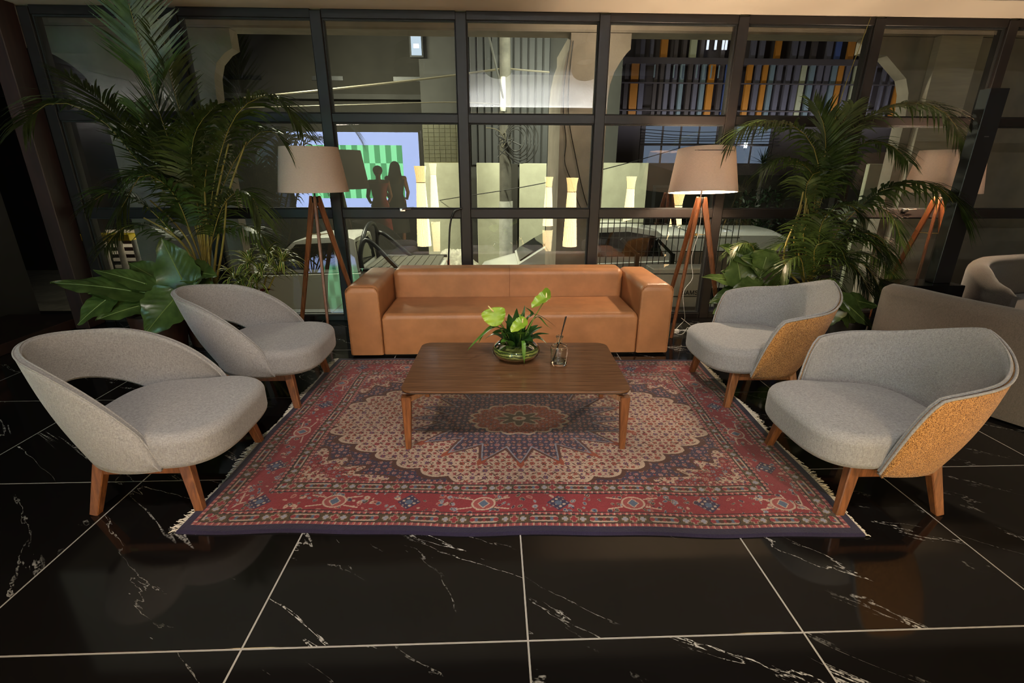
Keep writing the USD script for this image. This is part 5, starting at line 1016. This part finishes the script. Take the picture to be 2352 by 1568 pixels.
# kiosk at the far left with yellow fascia
kx = at(265, 560, 9.6); kk = thing('kiosk', 'lit kiosk with yellow fascia and white columns behind the left plants', 'kiosk', (kx[0], 9.6, 0))
M['yellow'] = plain('yellow_fascia', (.55, .40, .01), .5); M['kiosk_light'] = emit('kiosk_lamp', (1, .8, .6), 6.0)
x0, x1, z0, z1 = span(206, 330, 538, 640, 9.6); x0 -= kx[0]; x1 -= kx[0]; zf = at(260, 552, 9.6)[2]
part(kk, 'fascia', bx(x0, x1-.25, -.05, .25, zf, z1), M['yellow']); part(kk, 'back_wall', bx(x0, x1, .9, 1.0, ZS, z1), M['wood_red'])
for k in range(4):
    x = x0+.36+.30*k; part(kk, 'column', tube([(x, .1, ZS), (x, .1, zf)], .055, 12), M['white_paint'], smooth=60)
for k in range(9): part(kk, 'louvre', bx(x0+.2, x1, .45, .5, z0-.3+.14*k, z0-.24+.14*k), M['white_paint'])
part(kk, 'lamp', bx(x0+.1, x1-.1, .2, .3, zf-.03, zf-.01), M['kiosk_light'])
# air-conditioner casing standing right outside the glass
sx0, sx1 = at(1555, 700, 5.55)[0], at(1622, 700, 5.55)[0]; zt_ = at(1590, 626, 5.55)[2]; zb_ = at(1590, 716, 5.75)[2]
ac = thing('cooling_unit', 'grey cooling unit casing lettered in black just outside the glass by the lit lamp', 'air conditioner', (0, 0, 0))
M['ac_grey'] = plain('grey_casing', (.20, .185, .155), .6)
part(ac, 'casing', chamfer(sx0-.25, sx1+.14, 5.78, 6.1, zb_-.03, zt_, .01), M['ac_grey'])
for z in np.linspace(zb_+.05, zt_-.06, 4)[[0, 1, 3]]: part(ac, 'panel_joint', bx(sx0-.25, sx1+.14, 5.774, 5.781, z, z+.006), M['car_black'])
tx = meshkit.text_mesh('SAMSUNG', .052, .003, True); tx.apply_transform(trimesh.transformations.rotation_matrix(PI/2, [1, 0, 0])); b_ = tx.bounds; tx.apply_scale(1.0); q = at(1566, 677, 5.775); tx.apply_translation((q[0]-b_[0, 0], 5.7775-b_[1, 1]+.001, q[2]-b_[0, 2]))
part(ac, 'lettering', tx, M['car_black'], label='black capital lettering')
part(ac, 'stand', join([bx(sx0-.2, sx0-.1, 5.82, 6.05, ZS, zb_-.03), bx(sx1, sx1+.1, 5.82, 6.05, ZS, zb_-.03)]), M['car_black'])
# flat dark slab the unit stands beside
# ================================================================= behind the camera: what the glass mirrors
YG2 = 2*(YW+.062)
def paper(name, c0, c1, st):
    return mat(name, {'tc': ('texture_coordinate', {}), 's': ('separate_xyz', {}), 'a': ('math', {'math_type': 'arctan2'}), 'm': ('math', {'math_type': 'multiply', 'value2': 44.0}), 'w': ('math', {'math_type': 'sine'}), 'r': ('rgb_ramp', {'ramp': [(0, c0), (.45, c1), (1, c1)]}), 'mr': ('map_range', {'from_min': -1.0, 'from_max': 1.0}), 'e': ('emission', {'strength': st})},
               [('tc.object', 's.vector'), ('s.y', 'a.value1'), ('s.x', 'a.value2'), ('a.value', 'm.value1'), ('m.value', 'w.value1'), ('w.value', 'mr.value'), ('mr.result', 'r.fac'), ('r.color', 'e.color')], surface='e.emission')
M['paper'] = paper('lit_pleated_paper', (1.0, .52, .18), (1.0, .78, .40), 16.0)
M['paper_top'] = paper('lit_pleated_paper_top', (.75, .40, .10), (1.0, .72, .30), 12.0)
def mirror(u, v, Yv):
    p = at(u, v, Yv); return np.array([p[0], YG2-Yv, p[2]])
def pleated(prof, n=44, depth=.05):
    A = np.linspace(0, 2*PI, 2*n, endpoint=False); k = 1-depth*(np.arange(2*n) % 2); v = np.concatenate([np.column_stack([r*k*np.cos(A), r*k*np.sin(A), np.full(2*n, z)]) for r, z in prof]); N = 2*n; f = []
    for i in range(len(prof)-1):
        for j in range(N):
            q = (j+1) % N; f += [[i*N+j, i*N+q, (i+1)*N+q], [i*N+j, (i+1)*N+q, (i+1)*N+j]]
    return tm(v, f)
first = None
for u, vb, vtop, lab in ((975, 564, 381, 'tall pleated paper floor lamp with narrow waist, nearest the screen'), (1308, 565, 408, 'pleated paper floor lamp with narrow waist, in front of the middle pier in the glass'), (1258, 518, 406, 'pleated paper floor lamp mirrored just left of the middle pier'), (1000, 500, 375, 'pleated paper floor lamp partly hidden by dark furniture in the glass'), (1440, 540, 405, 'pleated paper floor lamp mirrored in front of the pale block building'), (1545, 570, 445, 'pleated paper floor lamp mirrored beside the lit tripod lamp')):
    d = FWD*FPX + RGT*(u-1176) - UPV*(vb-784); tt = (.06-CAM_H)/d[2]; Yv = d[1]*tt; p = mirror(u, vb, Yv); ztop = mirror(u, vtop, Yv)[2]
    t = thing('pleated_lamp', lab, 'floor lamp', (p[0], p[1], 0)); H_ = ztop; w = .115
    zw = .06+(H_-.06)*.80
    part(t, 'lower_shade', pleated([(w*1.30, .06), (w*1.05, .06+(zw-.06)*.5), (w*.78, zw)]), M['paper']); part(t, 'upper_shade', pleated([(w*.78, zw), (w*.86, zw+(H_-zw)*.5), (w*1.06, H_)]), M['paper_top'])
    part(t, 'waist_ring', tube([(w*.79*math.cos(a), w*.79*math.sin(a), zw) for a in np.linspace(0, 2*PI, 33)], .006, 6), M['brass']); part(t, 'base_ring', lathe([(0, 0), (w*1.2, 0), (w*1.2, .02), (w*1.3, .05), (w*1.28, .058), (0, .058)], 32), M['chrome'], smooth=40)
# LED wall
YV = 13.2
a, b = mirror(575, 300, YV), mirror(960, 304, YV); a[0] = max(a[0], -5.1); zl0 = mirror(800, 478, YV)[2]; ys = YG2-YV
ls = thing('led_screen', 'large lit screen with blue border and green checks mirrored in the left glass', 'screen')
M['scr_blue'] = emit('screen_blue', (.45, .58, 1.0), 8.0); M['scr_g1'] = emit('screen_light_green', (.28, .95, .44), 7.6); M['scr_g2'] = emit('screen_green', (.08, .42, .16), 7.0)
part(ls, 'cabinet', bx(a[0]-.05, b[0]+.05, ys-.22, ys-.01, 0, b[2]+.05), M['car_black']); part(ls, 'border', bx(a[0], b[0], ys-.01, ys, zl0, b[2]), M['scr_blue'])
ix0, ix1, iz0, iz1 = a[0]+.45, b[0]-.42, zl0+.25, b[2]-.30; nc = 17
for k in range(nc):
    for j in range(3):
        z0, z1 = iz0+(iz1-iz0)*j/3, iz0+(iz1-iz0)*(j+1)/3; part(ls, 'check', bx(ix0+(ix1-ix0)*k/nc, ix0+(ix1-ix0)*(k+1)/nc, ys, ys+.004, z0, z1), M['scr_g1'] if (k+j) % 2 else M['scr_g2'])
# curved line lights on the ceiling, and a dark sideboard
M['line_light'] = emit('ceiling_line_light', (1, .86, .72), 7.0)
def line_light(lab, px, zc=2.62):
    pts = []
    for u, v in px:
        d = FWD*FPX + RGT*(u-1176) - UPV*(v-784); tt = (zc-CAM_H)/d[2]; Yv = d[1]*tt; pts.append(mirror(u, v, Yv))
    t = thing('line_light', lab, 'ceiling light'); part(t, 'light_line', tube(spline(pts, 30), .022, 6), M['line_light']); part(t, 'channel', tube(spline([q+[0, 0, .03] for q in pts], 30), .02, 6), M['car_black'])
line_light('long curved line light mirrored right of the palm', [(1985, 298), (2060, 303), (2140, 299), (2228, 290), (2250, 292)])
line_light('curved line light mirrored above the right transom', [(2130, 267), (2200, 264), (2290, 260), (2400, 262)])
line_light('short line light mirrored above the screen', [(772, 286), (800, 285), (824, 284)])
# unseen lit cove on the back wall, placed to give the bright streak in the glass
ca, cb = mirror(1078, 252, YG2+7.94), mirror(1375, 252, YG2+7.94); cz = ca[2]
cv = thing('wall_cove', 'unseen cove light on the back wall, mirrored as a white streak in the middle top panes', 'cove light')
part(cv, 'wall_board', bx(ca[0]-.3, cb[0]+.3, -7.999, -7.97, cz-.15, cz+1.2), M['shade_in'])
part(cv, 'trough', join([bx(ca[0], cb[0], -7.97, -7.60, cz-.06, cz-.03), bx(ca[0], cb[0], -7.61, -7.59, cz-.03, cz+.05)]), M['wall_dark'])
# two women standing before the screen
M['skin'] = plain('skin', (.32, .17, .11), .5); M['hair'] = plain('black_hair', (.010, .008, .008), .45); M['dress_dark'] = plain('dark_dress', (.02, .03, .04), .8); M['dress_red'] = plain('red_dress', (.28, .02, .03), .8)
import manifold3d
def figure(lab, loc, rz, h, dress, long_hair):
    t = thing('person', lab, 'person', loc, rz); s = h/1.70; J = dict(head=(0, .01, 1.585), neck=(0, 0, 1.44), chest=(0, 0, 1.27), waist=(0, 0, 1.05), hip=(0, 0, .92), shL=(-.175, 0, 1.375), shR=(.175, 0, 1.375), elL=(-.235, .03, 1.10), elR=(.235, .03, 1.10), wrL=(-.19, .16, .98), wrR=(.19, .16, .98), hpL=(-.09, 0, .90), hpR=(.09, 0, .90), knL=(-.095, .01, .49), knR=(.095, .01, .49), anL=(-.095, -.02, .085), anR=(.095, -.02, .085), toL=(-.105, .13, .03), toR=(.105, .13, .03))
    sph = lambda c, r: manifold3d.Manifold.sphere(r*s, 20).translate([x*s for x in c]); bone = lambda a, ra, b, rb: manifold3d.Manifold.hull(sph(J[a], ra)+sph(J[b], rb))
    B = sph(J['head'], .088)+sph((0, .022, 1.545), .068)+sph((0, .10, 1.565), .014)+bone('head', .05, 'neck', .048)+bone('neck', .05, 'chest', .10)+bone('shL', .055, 'shR', .055)+bone('chest', .115, 'waist', .098)+bone('waist', .1, 'hip', .13)
    for q in 'LR':
        B = B+bone('sh'+q, .05, 'chest', .09)+bone('sh'+q, .048, 'el'+q, .036)+bone('el'+q, .036, 'wr'+q, .026)+bone('hip', .12, 'hp'+q, .10)+bone('hp'+q, .092, 'kn'+q, .056)+bone('kn'+q, .055, 'an'+q, .036)+bone('an'+q, .038, 'to'+q, .030)
        w = np.array(J['wr'+q]); sg = -1 if q == 'L' else 1; palm_ = w+np.array([-sg*.03, .05, -.01]); B = B+manifold3d.Manifold.hull(sph(w, .024)+sph(palm_+[sg*.022, 0, 0], .016)+sph(palm_-[sg*.022, 0, 0], .016))
        for k in range(4): r0 = palm_+np.array([(k-1.5)*.017, .01, 0]); B = B+manifold3d.Manifold.hull(sph(r0, .009)+sph(r0+[0, .035, -.008], .008))+manifold3d.Manifold.hull(sph(r0+[0, .035, -.008], .008)+sph(r0+[0, .05-.006*abs(k-1.3), -.03], .007))
        r0 = palm_+np.array([-sg*.03, -.01, .005]); B = B+manifold3d.Manifold.hull(sph(r0, .010)+sph(r0+[-sg*.018, .04, .005], .008))
    m = B.refine_to_length(.02).to_mesh(); b = tm(m.vert_properties[:, :3], m.tri_verts); trimesh.smoothing.filter_taubin(b, iterations=10); part(t, 'body', b, M['skin'], smooth=True)
    def wrapd(rings): return lathe_e(rings)
    part(t, 'dress', lathe_e([(.205*s, .145*s, 1.36*s), (.165*s, .140*s, 1.26*s), (.135*s, .125*s, 1.06*s), (.185*s, .165*s, .90*s), (.21*s, .19*s, .6*s), (.235*s, .21*s, .28*s)]), M[dress], smooth=60)
    if long_hair: hp_ = hull(np.concatenate([_ico[2]*np.array([.105, .105, .115])*s+np.array([0, -.005, 1.60])*s, _ico[2]*np.array([.155, .06, .10])*s+np.array([0, -.10, 1.34])*s]))
    else: hp_ = hull(np.concatenate([_ico[2]*np.array([.098, .09, .09])*s+np.array([0, -.018, 1.615])*s, _ico[2]*np.array([.05, .045, .05])*s+np.array([0, -.09, 1.60])*s]))
    part(t, 'hair', hp_, M['hair'], smooth=True)
    for q in 'LR':
        for sx in (1,): e = np.array([(-.03 if q == 'L' else .03), .088, 1.595])*s; part(t, 'eye', moved(trimesh.creation.icosphere(1, .012*s), e), M['white_plastic'], smooth=True)
    part(t, 'mouth', rbox(-.022*s, .022*s, .082*s, .094*s, 1.528*s, 1.540*s, .004, 1), M['dress_red'], smooth=True)
def lathe_e(rings, n=40):
    A = np.linspace(0, 2*PI, n, endpoint=False); v = np.concatenate([np.column_stack([a*np.cos(A), b*np.sin(A), np.full(n, z)]) for a, b, z in rings]); f = []
    for i in range(len(rings)-1):
        for j in range(n):
            q = (j+1) % n; f += [[i*n+j, (i+1)*n+q, i*n+q], [i*n+j, (i+1)*n+j, (i+1)*n+q]]
    m = tm(v, f); return m
w1, w2 = mirror(908, 400, 10.9), mirror(868, 400, 10.3)
figure('person with long dark hair in a dark dress, facing the lit screen', (w1[0], w1[1], 0), PI, 1.72, 'dress_dark', True)
figure('person with tied-up hair in a red dress, facing the lit screen', (w2[0], w2[1], 0), PI-.3, 1.64, 'dress_red', False)
